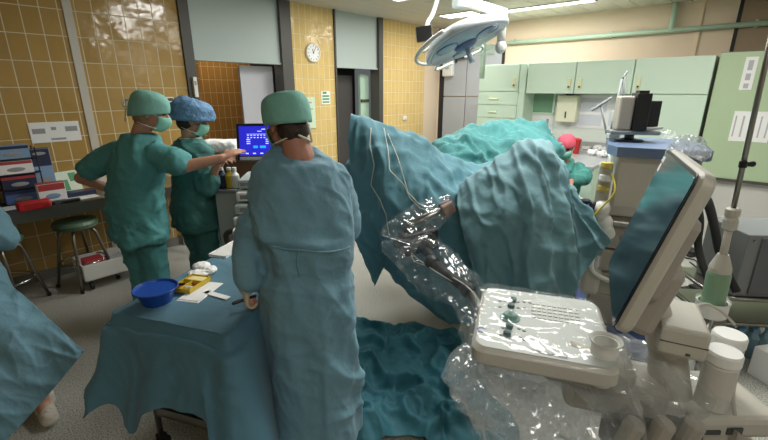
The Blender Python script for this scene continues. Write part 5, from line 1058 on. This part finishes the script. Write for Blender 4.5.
for px, py in ((500, 301), (505, 301), (518, 302), (524, 302), (500, 307), (518, 308), (525, 308), (503, 328), (519, 329), (524, 331), (501, 335), (520, 337), (524, 340), (530, 303), (533, 311)):
    q = onp(px, py); b = MB(); b.ell((0, 0, .003), (.007, .006, .003), None, 12, 6); b.v = [FP @ (v+V((q.x, q.y, .001))) for v in b.v]; obj('button', b, mat('grey_button', (150, 154, 148), .4), cp)
q = onp(510, 318); b = MB(); b.lathe([(.036, 0), (.036, .004), (.028, .008), (.022, .02), (.005, .028)], (0, 0, 0), 32); b.v = [FP @ (v+V((q.x, q.y, .002))) for v in b.v]; obj('trackball', b, mat('pale_teal_ball', (120, 158, 150), .25), cp)
b = MB()
for r_ in range(5):
    for k in range(9): x = .0+k*.019-.03; y = .12-r_*.026; b.box(x, x+.015, y, y+.018, .003, .006, FP, .002)
obj('keyboard', b, mat('key_grey', (196, 198, 190), .45), cp)
q0 = onp(533, 351); q1 = onp(566, 358); b = MB(); n = 11; rr = random.Random(4)
for k in range(n):
    a = q0.lerp(q1, k/(n-1)); h = .012; wl = .0085
    b.box(a.x-wl/2, a.x-wl/2+.002, a.y-h/2, a.y+h/2, .0032, .0042, FP)
    for yy in ((-h/2, h/2-.002) if k % 2 else (-.001, h/2-.002)): b.box(a.x-wl/2, a.x+wl/2-.001, a.y+yy, a.y+yy+.002, .0032, .0042, FP)
    if k % 3: b.box(a.x+wl/2-.003, a.x+wl/2-.001, a.y-h/2, a.y+h/2, .0032, .0042, FP)
obj('lettering', b, M['dgrey'], cp)
q = onp(482, 330); b = MB()
for k in range(16):
    a = .7+1.75*PI*k/16*.8; a2 = a+.3; b.prism([FP @ V((q.x+r_*math.cos(x), q.y+r_*.9*math.sin(x), .0032)) for r_, x in ((.012, a), (.019, a), (.019, a2), (.012, a2))], FP.to_3x3() @ V((0, 0, .001)))
obj('emblem', b, mat('emblem_blue', (48, 90, 170), .4), cp)
# cup holder at the right of the panel
q = AZ(606, 341, 1.0); b = MB(); b.lathe([(.036, -.15), (.040, 0), (.048, .006), (.048, .0), (.035, -.004), (.030, -.13)], q, 32); W(t, 'gel_cup', b, M['white'])
b = MB(); b.tube([q+V((-.08, .06, -.07)), q+V((0, 0, -.07))], .03, 12); W(t, 'cup_bracket', b, M['cream'])
# arm under the panel, column, body, base
b = MB(); b.box(.02, .30, -.12, .12, -.16, -.065, FP @ Matrix.Translation((.0, 0, 0)), .02); b.box(.1, .42, -.09, .10, -.28, -.15, FP, .03); obj('panel_arm', b, M['cream2'], t)
b = MB(); b.box(-.14, .16, -.10, .16, .30, .74, bev=.03); b.box(-.20, .20, -.16, .22, .12, .34, bev=.03); obj('body', b, M['cream'], t)
b = MB(); b.box(-.34, .30, -.30, -.16, .03, .12, bev=.03); b.box(-.34, .30, .16, .32, .03, .12, bev=.03); b.box(-.12, .24, -.2, .24, .05, .14, bev=.02); obj('base', b, M['cream2'], t)
for x in (-.28, .24):
    for y in (-.23, .24): b = MB(); b.cyl((x-.014, y, .04), .04, .028, 20, axis='X'); b.box(x-.02, x+.02, y-.012, y+.012, .03, .07); obj('caster', b, M['rubber'], t)
# probe handles hanging in front of the body
for k in range(3):
    q = AY(636+30*k, 422, 1.05); b = MB(); b.box(-.026, .026, -.03, .03, -.2, .01, Matrix.Translation(q) @ Matrix.Rotation(.25, 4, 'Y'), .02); b.tube([q+V((0, 0, -.17)), q+V((0, .03, -.26)), q+V((0, .12, -.30))], .008, 8); W(t, 'probe_handle', b, M['cream2'])
b = MB(); a0 = AY(605, 418, 1.12); a1 = AY(715, 428, 1.12); b.box(a0.x, a1.x, 1.10, 1.15, a0.z-.10, a0.z-.0, bev=.012); W(t, 'probe_rail', b, M['dgrey'])
# monitor
NB = V((.646, 1.0, 1.10)); NT = V((.80, 1.055, 1.54)); FB = V((.874, 1.459, 1.10)); FT = V((1.02, 1.51, 1.54))
ex_ = ((FB-NB)+(FT-NT)).normalized(); up_ = (NT-NB); up_ = (up_-ex_*up_.dot(ex_)).normalized(); nr = ex_.cross(up_).normalized()
if nr.x > 0: nr = -nr
MO = Matrix((ex_, up_, nr)).transposed().to_4x4(); MO.translation = (NB+FT)/2; MO = inv @ MO; mw, mh = .515, .47
mon = obj('monitor_housing', slab(mw+.02, mh+.02, -.042, 0, .035, MO, .01), M['cream'], t)
obj('bezel', slab(mw+.008, mh+.008, 0, .004, .03, MO, .001), M['black'], mon)
obj('screen', slab(mw-.012, mh-.012, .004, .006, .02, MO, .0005), M['screenp'], mon)
b = MB(); b.box(-.15, .17, -.17, .11, -.10, -.04, MO, .03); b.box(-.12, .10, -.30, -.05, -.14, -.05, MO, .03); obj('rear_cover', b, M['cream2'], mon)
b = MB(); b.box(.215, .245, .16, .19, .006, .0065, MO); b.box(.205, .25, .195, .215, .006, .0065, MO); obj('sticker', b, M['paper'], mon)
mb_ = (inv.inverted() @ MO) @ V((0, -.2, -.11)); b = MB(); b.capsule(mb_, V((.98, 1.22, .86)), .045, .05, 16); b.capsule(V((.98, 1.22, .86)), V((1.02, 1.22, .7)), .06, .07, 16); W(t, 'monitor_arm', b, M['cream'])
# boxy housing and bottles right of the monitor
q = AY(684, 312, 1.22); mB = fr((q.x, q.y, q.z), PY-.15)
b = MB(); b.box(-.075, .055, -.13, .10, -.10, 0, mB, .012); W(t, 'side_housing', b, M['cream']); b = MB(); b.box(-.073, .053, -.131, -.129, -.052, -.049, mB); b.box(.0, .012, -.133, -.129, -.085, -.078, mB); W(t, 'housing_seam', b, M['dgrey'])
# drip pole
t = thing('drip_pole', 'slim steel drip pole with black knob, cream joint and green bottle in a cup', 'pole', fr((1.455, 1.60, 0)) @ Matrix.Rotation(-.04, 4, 'Y'))
b = MB(); b.tube([(0, 0, 1.27), (0, 0, 2.35)], .0095, 12); b.tube([(0, 0, 2.34), (.0, 0, 2.37), (.06, 0, 2.37)], .006, 8); obj('pole', b, M['steel'], t)
kz = AY(742, 164, 1.6).z; b = MB(); b.capsule((.012, 0, kz), (.035, 0, kz), .008, .012); b.cyl((0, 0, kz-.012), .014, .024, 16); obj('clamp_knob', b, M['black'], t)
b = MB(); b.lathe([(.017, 1.30), (.026, 1.295), (.026, 1.27), (.02, 1.262), (.026, 1.25), (.026, 1.215), (.016, 1.205)], (0, 0, 0), 24); obj('joint', b, M['cream'], t)
b = MB(); b.tube([(0, 0, 1.05), (0, 0, 1.21)], .014, 14); b.lathe([(.02, 1.10), (.034, 1.06), (.04, 1.04), (.04, 1.02)], (0, 0, 0), 24); obj('sleeve', b, M['cream'], t)
b = MB(); b.lathe([(.041, .86), (.043, .87), (.043, 1.01), (.038, 1.03), (.015, 1.035)], (0, 0, 0), 28); obj('bottle', b, M['green'], t)
b = MB(); b.lathe([(.05, .815), (.058, .82), (.06, .885), (.063, .89), (.063, .882), (.052, .88), (.05, .83)], (0, 0, 0), 32); obj('cup', b, M['white'], t)
b = MB(); b.tube([(0, 0, .03), (0, 0, .82)], .014, 12); obj('lower_pole', b, M['steel'], t)
for k in range(5): a = 2*PI*k/5; b = MB(); b.tube([(0, 0, .07), (.22*math.cos(a), .22*math.sin(a), .035)], .012, 8); b.cyl((.22*math.cos(a)-.01, .22*math.sin(a), .025), .025, .02, 14, axis='X'); obj('leg', b, M['rubber'], t)
# white canisters on a tilted cream bracket
q = AY(722, 343, 1.18); t = thing('canister_stand', 'cream sloping stand carrying two white canisters at the lower right', 'stand', (q.x, q.y, 0)); Fc = fr((0, 0, 0))
zt2 = q.z-.20
b = MB(); b.box(-.11, .19, -.10, .16, zt2-.10, zt2-.02, bev=.02); b.box(-.05, .14, -.04, .10, .10, zt2-.08, bev=.02); b.box(-.13, .25, -.2, .2, .02, .1, bev=.03); obj('body', b, M['cream'], t)
b = MB(); b.prism([(.02, -.12, zt2-.05), (.30, -.12, zt2-.28), (.30, -.12, zt2-.36), (.02, -.12, zt2-.20)], (0, .24, 0)); obj('sloping_cover', b, M['cream2'], t)
b = MB(); b.box(.0, .05, -.105, -.099, zt2-.075, zt2-.05); b.box(-.08, -.02, -.105, -.099, zt2-.075, zt2-.06); obj('slot', b, M['black'], t)
for (x, y, h, lb) in ((-.01, -.03, .21, 'front white canister with a chrome latch on the cream stand, shorter of the two'), (.062, .045, .225, 'rear white canister on the cream stand, taller of the two')):
    c_ = thing('canister', lb, 'canister', (q.x+x, q.y+y, zt2-.018), 'white canisters on the cream stand'); b = MB(); b.lathe([(.046, 0), (.048, .006), (.048, h-.05), (.044, h-.042)], (0, 0, 0), 36); obj('body', b, mat('canister_white', (198, 195, 186), .4), c_)
    b = MB(); b.lathe([(.047, h-.042), (.05, h-.038), (.05, h-.008), (.046, h), (.001, h+.001)], (0, 0, 0), 36); obj('lid', b, mat('lid_white', (232, 232, 228), .4), c_)
    if x == 0: b = MB(); b.box(-.022, .022, -.056, -.045, .03, .10, bev=.004); b.box(-.015, .03, -.066, -.054, .04, .065, bev=.004); obj('latch', b, M['chrome'], c_); b = MB(); b.box(.018, .028, -.06, -.04, .01, .115); obj('strap', b, M['black'], c_)
# film over the ultrasound panel
pc = V((.5655, 1.318, ZP)); u_ = V((math.cos(PY), math.sin(PY), 0)); v_ = V((-math.sin(PY), math.cos(PY), 0))
q = AZ(606, 343, .985)
Pc = [box_col((pc.x, pc.y, ZP-.03), (.228, .24, .035), PY, .015), cap_col((q.x, q.y, .98), (q.x, q.y, .8), .04), cap_col((.86, 1.12, .84), (1.12, 1.0, .76), .05), cap_col((pc.x-.05, pc.y, .9), (1.0, 1.2, .8), .08)]
def pin(nx, ny, org, ux, uy, d, fn): return [(i, j) for i in range(nx) for j in range(ny) if fn(V(org)+V(ux)*d*i+V(uy)*d*j)]
g_ = .0135; o_ = pc-u_*.36-v_*.46+V((0, 0, .012))
inside = lambda p: abs((p-pc).dot(u_)) < .205 and abs((p-pc).dot(v_)) < .215
X = cloth(o_, u_, v_, .98, .76, g_, Pc, steps=55, iters=7, fric=.9, stiff=.05, wob=.002, seed=21, thick=.006, floor=False, damp=.95, pins=pin(int(.98/g_)+1, int(.76/g_)+1, o_, u_, v_, g_, inside))
rng = np.random.RandomState(5)
cov = cloth_obj('plastic_cover', 'clear crinkled plastic sheet spread over the ultrasound control panel', 'plastic cover', X, M['film'], 0, sub=1)
displace(cov.data, lambda c, n: .005*wrinkle(c, 2, 1.6)+.0012*wrinkle(c, 8, 4))
s1 = AZ(640, 395, .78); s2 = AZ(700, 400, .72)
bag('plastic_sleeve', 'clear crumpled plastic sleeve hanging from the panel towards the cream stand', [AZ(585, 372, .86), AZ(625, 382, .80), AZ(660, 392, .74), AZ(695, 400, .70)], [.05, .11, .11, .05], M['film3'], 9, .034)
bag('plastic_sleeve', 'clear plastic gathered in folds below the near edge of the control panel', [AZ(455, 355, .84), AZ(490, 385, .78), AZ(540, 400, .74), AZ(590, 405, .74), AZ(625, 400, .76)], [.03, .09, .11, .09, .05], M['film3'], 14, .036)
bag('plastic_sleeve', 'clear plastic film trailing down under the control panel towards the dropped drape', [AZ(470, 345, .82), AZ(478, 385, .70), AZ(510, 415, .60), AZ(560, 425, .56), AZ(600, 430, .55)], [.03, .08, .12, .13, .08], M['film3'], 33, .04)
bag('plastic_sleeve', 'clear plastic film clinging around the upper corner of the glossy monitor', [FT+V((.0, -.02, -.02)), FT+V((.03, -.03, .02)), FT+V((.06, -.06, .02)), FT+V((.08, -.1, -.01))], [.012, .03, .03, .015], M['plastic3'], 4, .016)
# ================================================================== ANAESTHESIA MACHINE
zt3 = 1.41; a0 = AZ(618, 147, zt3); MF = fr((a0.x, a0.y, 0), -.45)
t = thing('anaesthesia_machine', 'cream anaesthesia machine with blue grey top and blue base, behind the ultrasound monitor', 'anaesthesia machine', MF)
b = MB(); rs = []
out = [(-.0, 0), (.47, -.0), (.50, .06), (.50, .5), (.40, .66), (.06, .70), (-.05, .55), (-.05, .12)]
b.prism([(x, y, zt3-.06) for x, y in out], (0, 0, .06)); obj('top', b, M['bluegrey'], t)
b = MB(); b.box(.01, .46, .06, .60, .95, zt3-.062, bev=.01); obj('cabinet', b, mat('machine_cream', (196, 192, 180), .45), t)
b = MB(); b.box(.03, .30, .052, .06, 1.02, zt3-.1, bev=.003); obj('front_panel', b, mat('panel_cream', (205, 200, 188), .4), t)
b = MB(); b.box(.30, .303, .05, .062, .98, zt3-.09); b.box(.33, .34, .05, .062, 1.1, 1.3); obj('red_line', b, M['boxred'], t)
b = MB(); b.box(-.04, .46, -.06, .55, .91, .95, bev=.01); obj('work_shelf', b, M['steel'], t)
for i, (z0, z1) in enumerate(((.74, .90), (.57, .73), (.40, .56))): b = MB(); b.box(.0, .44, .0, .5, z0, z1, bev=.012); d = obj('drawer', b, M['cream2'], t); b = MB(); b.box(.1, .34, -.02, .0, (z0+z1)/2-.01, (z0+z1)/2+.01, bev=.006); obj('handle', b, M['grey'], d)
b = MB(); b.box(-.03, .47, .0, .56, .18, .40, bev=.01); obj('lower_body', b, M['cream2'], t)
b = MB(); b.box(-.10, .55, -.22, .62, .06, .18, bev=.04); obj('base', b, M['bluepad'], t)
for x in (-.04, .48):
    for y in (-.15, .55): b = MB(); b.cyl((x-.014, y, .04), .04, .028, 18, axis='X'); obj('caster', b, M['rubber'], t)
# breathing column at its left front
b = MB(); b.box(-.13, -.05, -.02, .10, .70, 1.30, bev=.015); bc = obj('breathing_block', b, M['cream'], t)
for z in (1.28, 1.20, 1.13): b = MB(); b.lathe([(.035, 0), (.037, .01), (.035, .035), (.01, .04)], (-.09, -.04, z), 20); obj('valve_cap', b, M['orange'] if z != 1.2 else M['white'], bc)
b = MB(); b.ell((-.08, -.06, 1.02), (.05, .05, .055)); b.ell((-.05, -.07, .93), (.045, .045, .06)); b.capsule((-.08, -.06, .98), (-.02, -.06, .86), .04); obj('absorber', b, M['white'], bc)
b = MB(); b.lathe([(.028, 0), (.03, .015), (.028, .03)], (-.12, -.05, 1.03), 18, (-1, -.4, 0)); obj('gauge', b, M['black'], bc)
b = MB(); b.tube(spline([(-.06, -.06, 1.25), (-.03, -.12, 1.15), (-.10, -.12, 1.02), (-.16, -.1, .9), (-.12, -.08, .75)]), .006, 8); obj('hose', b, mat('yellow_hose', (206, 190, 80), .5), bc)
for k in range(3): b = MB(); b.tube(spline([(-.10+.03*k, -.04, .95-.03*k), (-.14+.03*k, -.13, .78), (-.08, -.14, .62), (.02+.02*k, -.04, .52)]), .013, 10); obj('hose', b, M['white'], bc)
b = MB(); b.box(-.14, -.02, -.06, .12, .40, .60, bev=.03); obj('bellows_housing', b, M['cream'], bc); b = MB(); b.cyl((-.08, -.03, .60), .045, .10, 24); obj('bellows', b, M['clear'], bc)
bc.location.x = .045
# patient monitor on top
q = AY(633, 128, 2.86); mz = zt3+.002; Fm = fr((q.x, 2.86, mz), -.25)
t = thing('patient_monitor', 'black patient monitor with a cream side cover standing on the blue grey machine top', 'monitor', Fm)
b = MB(); b.lathe([(.09, 0), (.09, .012), (.03, .02), (.03, .05)], (.0, .05, 0), 24); obj('stand', b, M['black'], t)
b = MB(); b.box(-.14, .16, -.04, .12, .05, .075, bev=.006); obj('tray', b, M['grey'], t)
b = MB(); b.box(-.11, -.02, -.03, .10, .078, .30, bev=.012); obj('side_cover', b, M['cream2'], t)
b = MB(); b.box(-.018, .07, -.05, .10, .078, .32, bev=.008); b.box(-.01, .05, -.04, .04, .32, .335); obj('housing', b, M['black'], t)
b = MB(); b.box(.05, .155, -.02, .02, .10, .27, Matrix.Rotation(.25, 4, 'Z'), .006); obj('screen', b, M['rubber'], t)
b = MB(); b.capsule((.06, -.02, .085), (.16, -.03, .10), .012, .01); obj('handle', b, M['cream'], t)
q = AY(614, 128, 3.05); t = thing('clamp_stand', 'grey metal stand with crossed rods left of the black patient monitor', 'stand', (q.x, 3.05, zt3+.001))
b = MB(); top = AY(624, 76, 3.05); r0 = V((0, 0, 0)); tp_ = V((top.x-q.x, 0, top.z-zt3)); b.tube([(-.02, 0, 0), tp_+V((-.01, 0, -.02))], .009, 10); b.tube([tp_, (.07, 0, .05)], .009, 10); b.tube([tp_+V((-.01, 0, -.02)), tp_+V((.02, 0, .03))], .008, 8); obj('rod', b, M['grey'], t)
b = MB(); b.cbox((-.01, 0, .16), (.035, .03, .08), None, .006); b.cbox((.0, 0, .02), (.08, .05, .04), None, .006); obj('clamp', b, M['lgrey'], t)
q = AY(610, 150, 3.3); t = thing('jointed_rod', 'grey rod with a slanted T piece in front of the noticeboard papers', 'rod', (q.x, 3.3, q.z)); c0_ = AY(601, 106, 3.3)-V((q.x, 3.3, q.z)); c1_ = AY(597, 107, 3.3)-V((q.x, 3.3, q.z)); c2_ = AY(611, 98, 3.3)-V((q.x, 3.3, q.z))
b = MB(); b.tube([(0, 0, 0), c0_], .008, 10); obj('rod', b, M['grey'], t); b = MB(); b.capsule(c1_+V((-.03, 0, -.02)), c2_, .011, .010); obj('cross_piece', b, M['grey'], t)
b = MB(); b.tube([(0, 0, 0), (.02, 0, -.25), (.12, -.1, -.3)], .010, 10); obj('lower_rod', b, M['lgrey'], t)
q = AZ(667, 138, zt3+.01); b = MB(); b.ell(q+V((0, 0, .025)), (.045, .04, .025)); me = remeshed(b, .006, 1); displace(me, lambda c, n: .012*ridge(c, 30)); me.transform(Matrix.Translation(-q)); o = link('crumpled_wrapper', me, M['plastic2'], None, Matrix.Translation(q)); tag(o, 'crumpled clear bag on the blue grey machine top right of the black monitor', 'wrapper')
# little blue table with a black mask and papers behind the right drape
q = AZ(584, 206, .82); t = thing('arm_table', 'small blue padded table between the right drape and the anaesthesia machine', 'table', fr((q.x-.02, q.y+.08, 0), -.1))
b = MB(); b.box(-.17, .17, -.17, .17, .78, .82, bev=.015); obj('pad', b, M['bluepad'], t); b = MB(); b.tube([(0, 0, .05), (0, 0, .78)], .02, 12); obj('post', b, M['steel'], t); b = MB(); b.box(-.16, .16, -.16, .16, .0, .05, bev=.02); obj('foot', b, M['dgrey'], t)
b = MB(); q2 = V((q.x, q.y+.12, .822)); b.ell(q2+V((-.02, -.06, .025)), (.055, .04, .025)); b.ell(q2+V((.05, -.04, .02)), (.04, .035, .022)); me = remeshed(b, .005, 2); me.transform(Matrix.Translation(-q2)); o = link('breathing_mask', me, M['rubber'], None, Matrix.Translation(q2)); tag(o, 'black rubber mask lying on the small blue padded table', 'mask')
q3 = V((q.x-.02, q.y+.17, .822)); t = thing('paper_pile', 'white papers and gauze pile behind the black mask on the blue padded table', 'papers', fr(q3, .3)); b = MB()
for k in range(5): b.box(-.09+.006*k, .08, -.05, .05+.004*k, .004*k, .004*k+.003, Matrix.Rotation(.12*k, 4, 'Z'))
obj('sheets', b, M['paper'], t); b = MB(); b.box(-.04, .05, -.03, .03, .02, .05, bev=.012); obj('gauze_roll', b, M['white'], t)
# ================================================================== SURGICAL LAMP
lc_ = AY(464, 41, 3.2); LS = .84; nn = V((.38, -.25, -.89)).normalized(); xx = V((1, 0, .42)); xx = (xx-nn*xx.dot(nn)).normalized(); yy = nn.cross(xx)
LM = Matrix((xx, yy, nn)).transposed().to_4x4(); LM.translation = lc_
t = thing('surgical_lamp', 'large pale oval surgical lamp head tilted down on a white ceiling arm', 'lamp', (lc_.x, lc_.y, CEIL))
def lobe(r, z, k=.10, n=96): r *= LS; return [LM @ V((r*1.06*(1+k*math.cos(3*a+.5))*math.cos(a), r*(1+k*math.cos(3*a+.5))*math.sin(a), z)) for a in [2*PI*i/n for i in range(n)]]
b = MB(); b.rings([lobe(r, z) for r, z in ((.10, -.085), (.22, -.075), (.31, -.05), (.345, -.015), (.345, .01), (.33, .02))]); W(t, 'lamp_shell', b, M['lamp'])
b = MB(); b.rings([lobe(r, z) for r, z in ((.315, .018), (.31, .026), (.1, .03), (.02, .03))]); gl = W(t, 'glass', b, M['lampg'])
b = MB()
for k in range(3):
    a = 2*PI*k/3+.5; c_ = V((.17*math.cos(a), .17*math.sin(a), 0)); b = MB(); b.rings([[LM @ (c_+V((.85*r*math.cos(2*PI*i/32), r*.85*math.sin(2*PI*i/32), z))) for i in range(32)] for r, z in ((.095, .028), (.095, .034), (.08, .036), (.02, .036))]); W(t, 'reflector', b, mat('reflector_blue', (120, 142, 170), .2, .3), gl)
b = MB(); b.rings([[LM @ V((r*math.cos(2*PI*i/32), r*math.sin(2*PI*i/32), z)) for i in range(32)] for r, z in ((.085, .028), (.08, .045), (.05, .06), (.02, .065))]); W(t, 'centre_boss', b, mat('boss_blue', (104, 120, 160), .3))
b = MB(); b.tube([LM @ V((0, 0, .06)), LM @ V((.0, .0, .16))], [.016, .022], 16); W(t, 'sterile_handle', b, M['lampg'])
for s in (-1, 1):
    b = MB(); b.tube(spline([LM @ V((s*.16, -.30, -.02)), LM @ V((s*.20, -.42, 0)), LM @ V((s*.0+s*.05, -.44, 0))][:3]), .011, 8); W(t, 'side_handle', b, M['white'])
b = MB(); pts = [LM @ V((.36*math.cos(a), .36*math.sin(a), -.02)) for a in [PI*.65+PI*.75*i/24 for i in range(25)]]; b.tube(pts, .013, 10); W(t, 'rim_handle', b, M['white'])
top = AY(459, -6, 3.2); hub = AY(460, 6, 3.35); elb = AY(503, 17, 3.3); el2 = AY(501, 46, 3.25)
b = MB(); b.tube([V((hub.x, hub.y, CEIL-.03)), V((hub.x, hub.y, hub.z))], .05, 24); b.lathe([(.12, 0), (.12, .03)], (hub.x, hub.y, CEIL-.03), 32); b.lathe([(.058, 0), (.058, .05)], (hub.x, hub.y, hub.z-.01), 24); W(t, 'ceiling_column', b, M['lgrey'])
b = MB(); b.tube([V((hub.x, hub.y, hub.z+.04)), elb+V((0, 0, .03))], [.036, .03], 16); W(t, 'swing_arm', b, M['white'])
b = MB(); b.tube([elb+V((0, 0, .05)), V((elb.x, elb.y, el2.z))], .03, 18); b.tube([V((elb.x, elb.y, el2.z+.03)), LM @ V((.28, 0, -.06))], .024, 14); b.ell(V((elb.x, elb.y, el2.z)), (.04, .04, .05)); W(t, 'yoke', b, M['white'])
cb = AY(424, 34, 3.2); t = thing('lamp_camera', 'small black camera box on a thin white arm left of the lamp head', 'camera', cb)
b = MB(); b.box(-.055, .055, -.03, .04, -.05, .05, Matrix.Rotation(-.15, 4, 'Y'), .006); obj('housing', b, M['black'], t)
b = MB(); a1_ = AY(428, 22, 3.25)-cb; a2_ = AY(436, 4, 3.3)-cb; a3_ = V((AY(452, -10, 3.35).x, 3.35, CEIL))-cb; b.tube(spline([(.02, .02, .03), a1_, a2_, (a3_.x, a3_.y, CEIL-cb.z)]), .014, 10); obj('arm', b, M['white'], t)
b = MB(); b.tube(spline([(.04, .02, -.02), AY(440, 37, 3.22)-cb, LM @ V((-.30, .05, -.03))-cb]), .010, 8); obj('lower_arm', b, M['white'], t)
# ================================================================== RIGHT EDGE
q = AY(752, 236, 2.45); q2 = AY(750, 295, 2.45); t = thing('equipment_trolley', 'steel rail trolley at the right edge carrying a dark grey box', 'trolley', fr((q.x, 2.45, 0), -.1))
zb2 = q2.z
for z in (zb2-.03, .25): b = MB(); b.tube([(-.10, 0, z), (.75, 0, z)], .014, 10); b.tube([(-.10, 0, z), (-.10, .5, z)], .014, 10); b.tube([(.75, 0, z), (.75, .5, z)], .014, 10); b.box(-.08, .73, .0, .5, z-.006, z+.008); obj('shelf', b, M['steel'], t)
for x in (-.10, .75):
    for y in (0, .5): b = MB(); b.tube([(x, y, .05), (x, y, zb2)], .014, 10); l = obj('leg', b, M['chrome'], t); b = MB(); b.cyl((x-.01, y, .03), .03, .02, 14, axis='X'); obj('caster', b, M['rubber'], l)
t = thing('equipment_box', 'dark grey metal equipment box on the steel rail trolley at the right edge', 'box', fr((q.x, 2.45, zb2-.02), -.1)); h = q.z-zb2+.02
b = MB(); b.box(0, .55, .02, .42, 0, h, bev=.008); obj('housing', b, M['grey'], t); b = MB(); b.box(.08, .52, .01, .02, .02, h-.02, bev=.004); obj('front_panel', b, mat('panel_grey', (96, 98, 104), .4), t)
for z in (.04, h-.04): b = MB(); b.cyl((.04, .012, z), .008, .008, 10, axis='Y'); obj('screw', b, M['steel'], t)
# bag of blue bottles and white carton on the floor
q = AZ(764, 372, 0); cq = V((q.x+.06, q.y+.15, 0))
t = thing('bottle_crate', 'low white carton at the right edge in front of the blue-capped bottles', 'box', fr((cq.x, cq.y-.22, 0), .2)); b = MB(); b.box(-.16, .22, -.10, .10, 0, .20, bev=.004); obj('carton', b, M['paper'], t); b = MB(); b.box(-.14, .20, -.102, -.10, .05, .06); obj('tape', b, M['paper2'], t)
for k in range(6):
    x, y = cq.x-.14+.085*(k % 3)+.03, cq.y+.02+.09*(k//3); b_ = thing('water_bottle', 'pale blue capped plastic bottle standing on the floor behind the white carton', 'bottle', (x, y, 0), 'pale blue bottles at the right edge')
    b = MB(); b.lathe([(.034, 0), (.036, .01), (.036, .15), (.014, .19), (.014, .2)], (0, 0, 0), 20); obj('body', b, mat('bottle_clear_blue', (160, 196, 212), .15, trans=.5), b_); b = MB(); b.lathe([(.016, .198), (.016, .22)], (0, 0, 0), 16); obj('cap', b, M['bottle'], b_)
# foot pedals and cables
for i, (px, py, lb) in enumerate(((690, 254, 'black foot pedal on the pale floor further back near the right wall'), (698, 292, 'black foot pedal on the pale floor behind the ultrasound monitor'))):
    q = AZ(px, py, 0); t = thing('foot_pedal', lb, 'foot pedal', fr(q, .3), 'black foot pedals'); b = MB(); b.box(-.11, .11, -.09, .09, 0, .03, bev=.012); obj('base', b, M['rubber'], t); b = MB(); b.box(-.07, .07, -.07, .06, .032, .06, Matrix.Rotation(.12, 4, 'X'), .012); obj('pedal', b, M['black'], t)
def cab(label, pts, r, m, grp=None): b = MB(); b.tube(spline(pts, 10), r, 10); return single('cable', label, 'cable', b, m, pts[-1], grp)
cab('thick black cable hanging from behind the monitor to the cream cart, left of its pair', [AY(697, 205, 1.7), AY(700, 222, 1.75), AY(698, 245, 1.75), AY(703, 266, 1.85), AY(708, 280, 1.9), AY(712, 300, 1.9)], .016, M['rubber'])
cab('thick black cable arching from the monitor top corner towards the drip pole', [AY(700, 192, 1.62), AY(708, 203, 1.75), AY(714, 225, 1.85), AY(719, 250, 1.9), AY(727, 272, 1.9), AY(737, 292, 1.85)], .019, M['rubber'])
cab('thin black cable looping over the pale floor right of the monitor', [AZ(676, 235, .02), AZ(682, 255, .012), AZ(697, 262, .012), AZ(694, 285, .012), AZ(700, 310, .012), AZ(712, 330, .012)], .007, M['rubber'])
cab('thin black cable running across the floor to the grey equipment trolley', [AZ(690, 262, .012), AZ(705, 275, .012), AZ(722, 300, .012), AZ(745, 316, .012), AZ(766, 322, .012)], .007, M['rubber'])
cab('pale cable hanging in front of the cream stand at the lower right', [AY(737, 372, 1.15), AY(733, 395, 1.12), AY(736, 420, 1.1), AY(742, 445, 1.1)], .006, M['cream'])
cab('thin cream cable bending from the canister stand to the drip pole cup', [AY(693, 308, 1.35), AY(706, 304, 1.4), AY(722, 312, 1.42), AY(735, 325, 1.4)], .005, M['cream'])
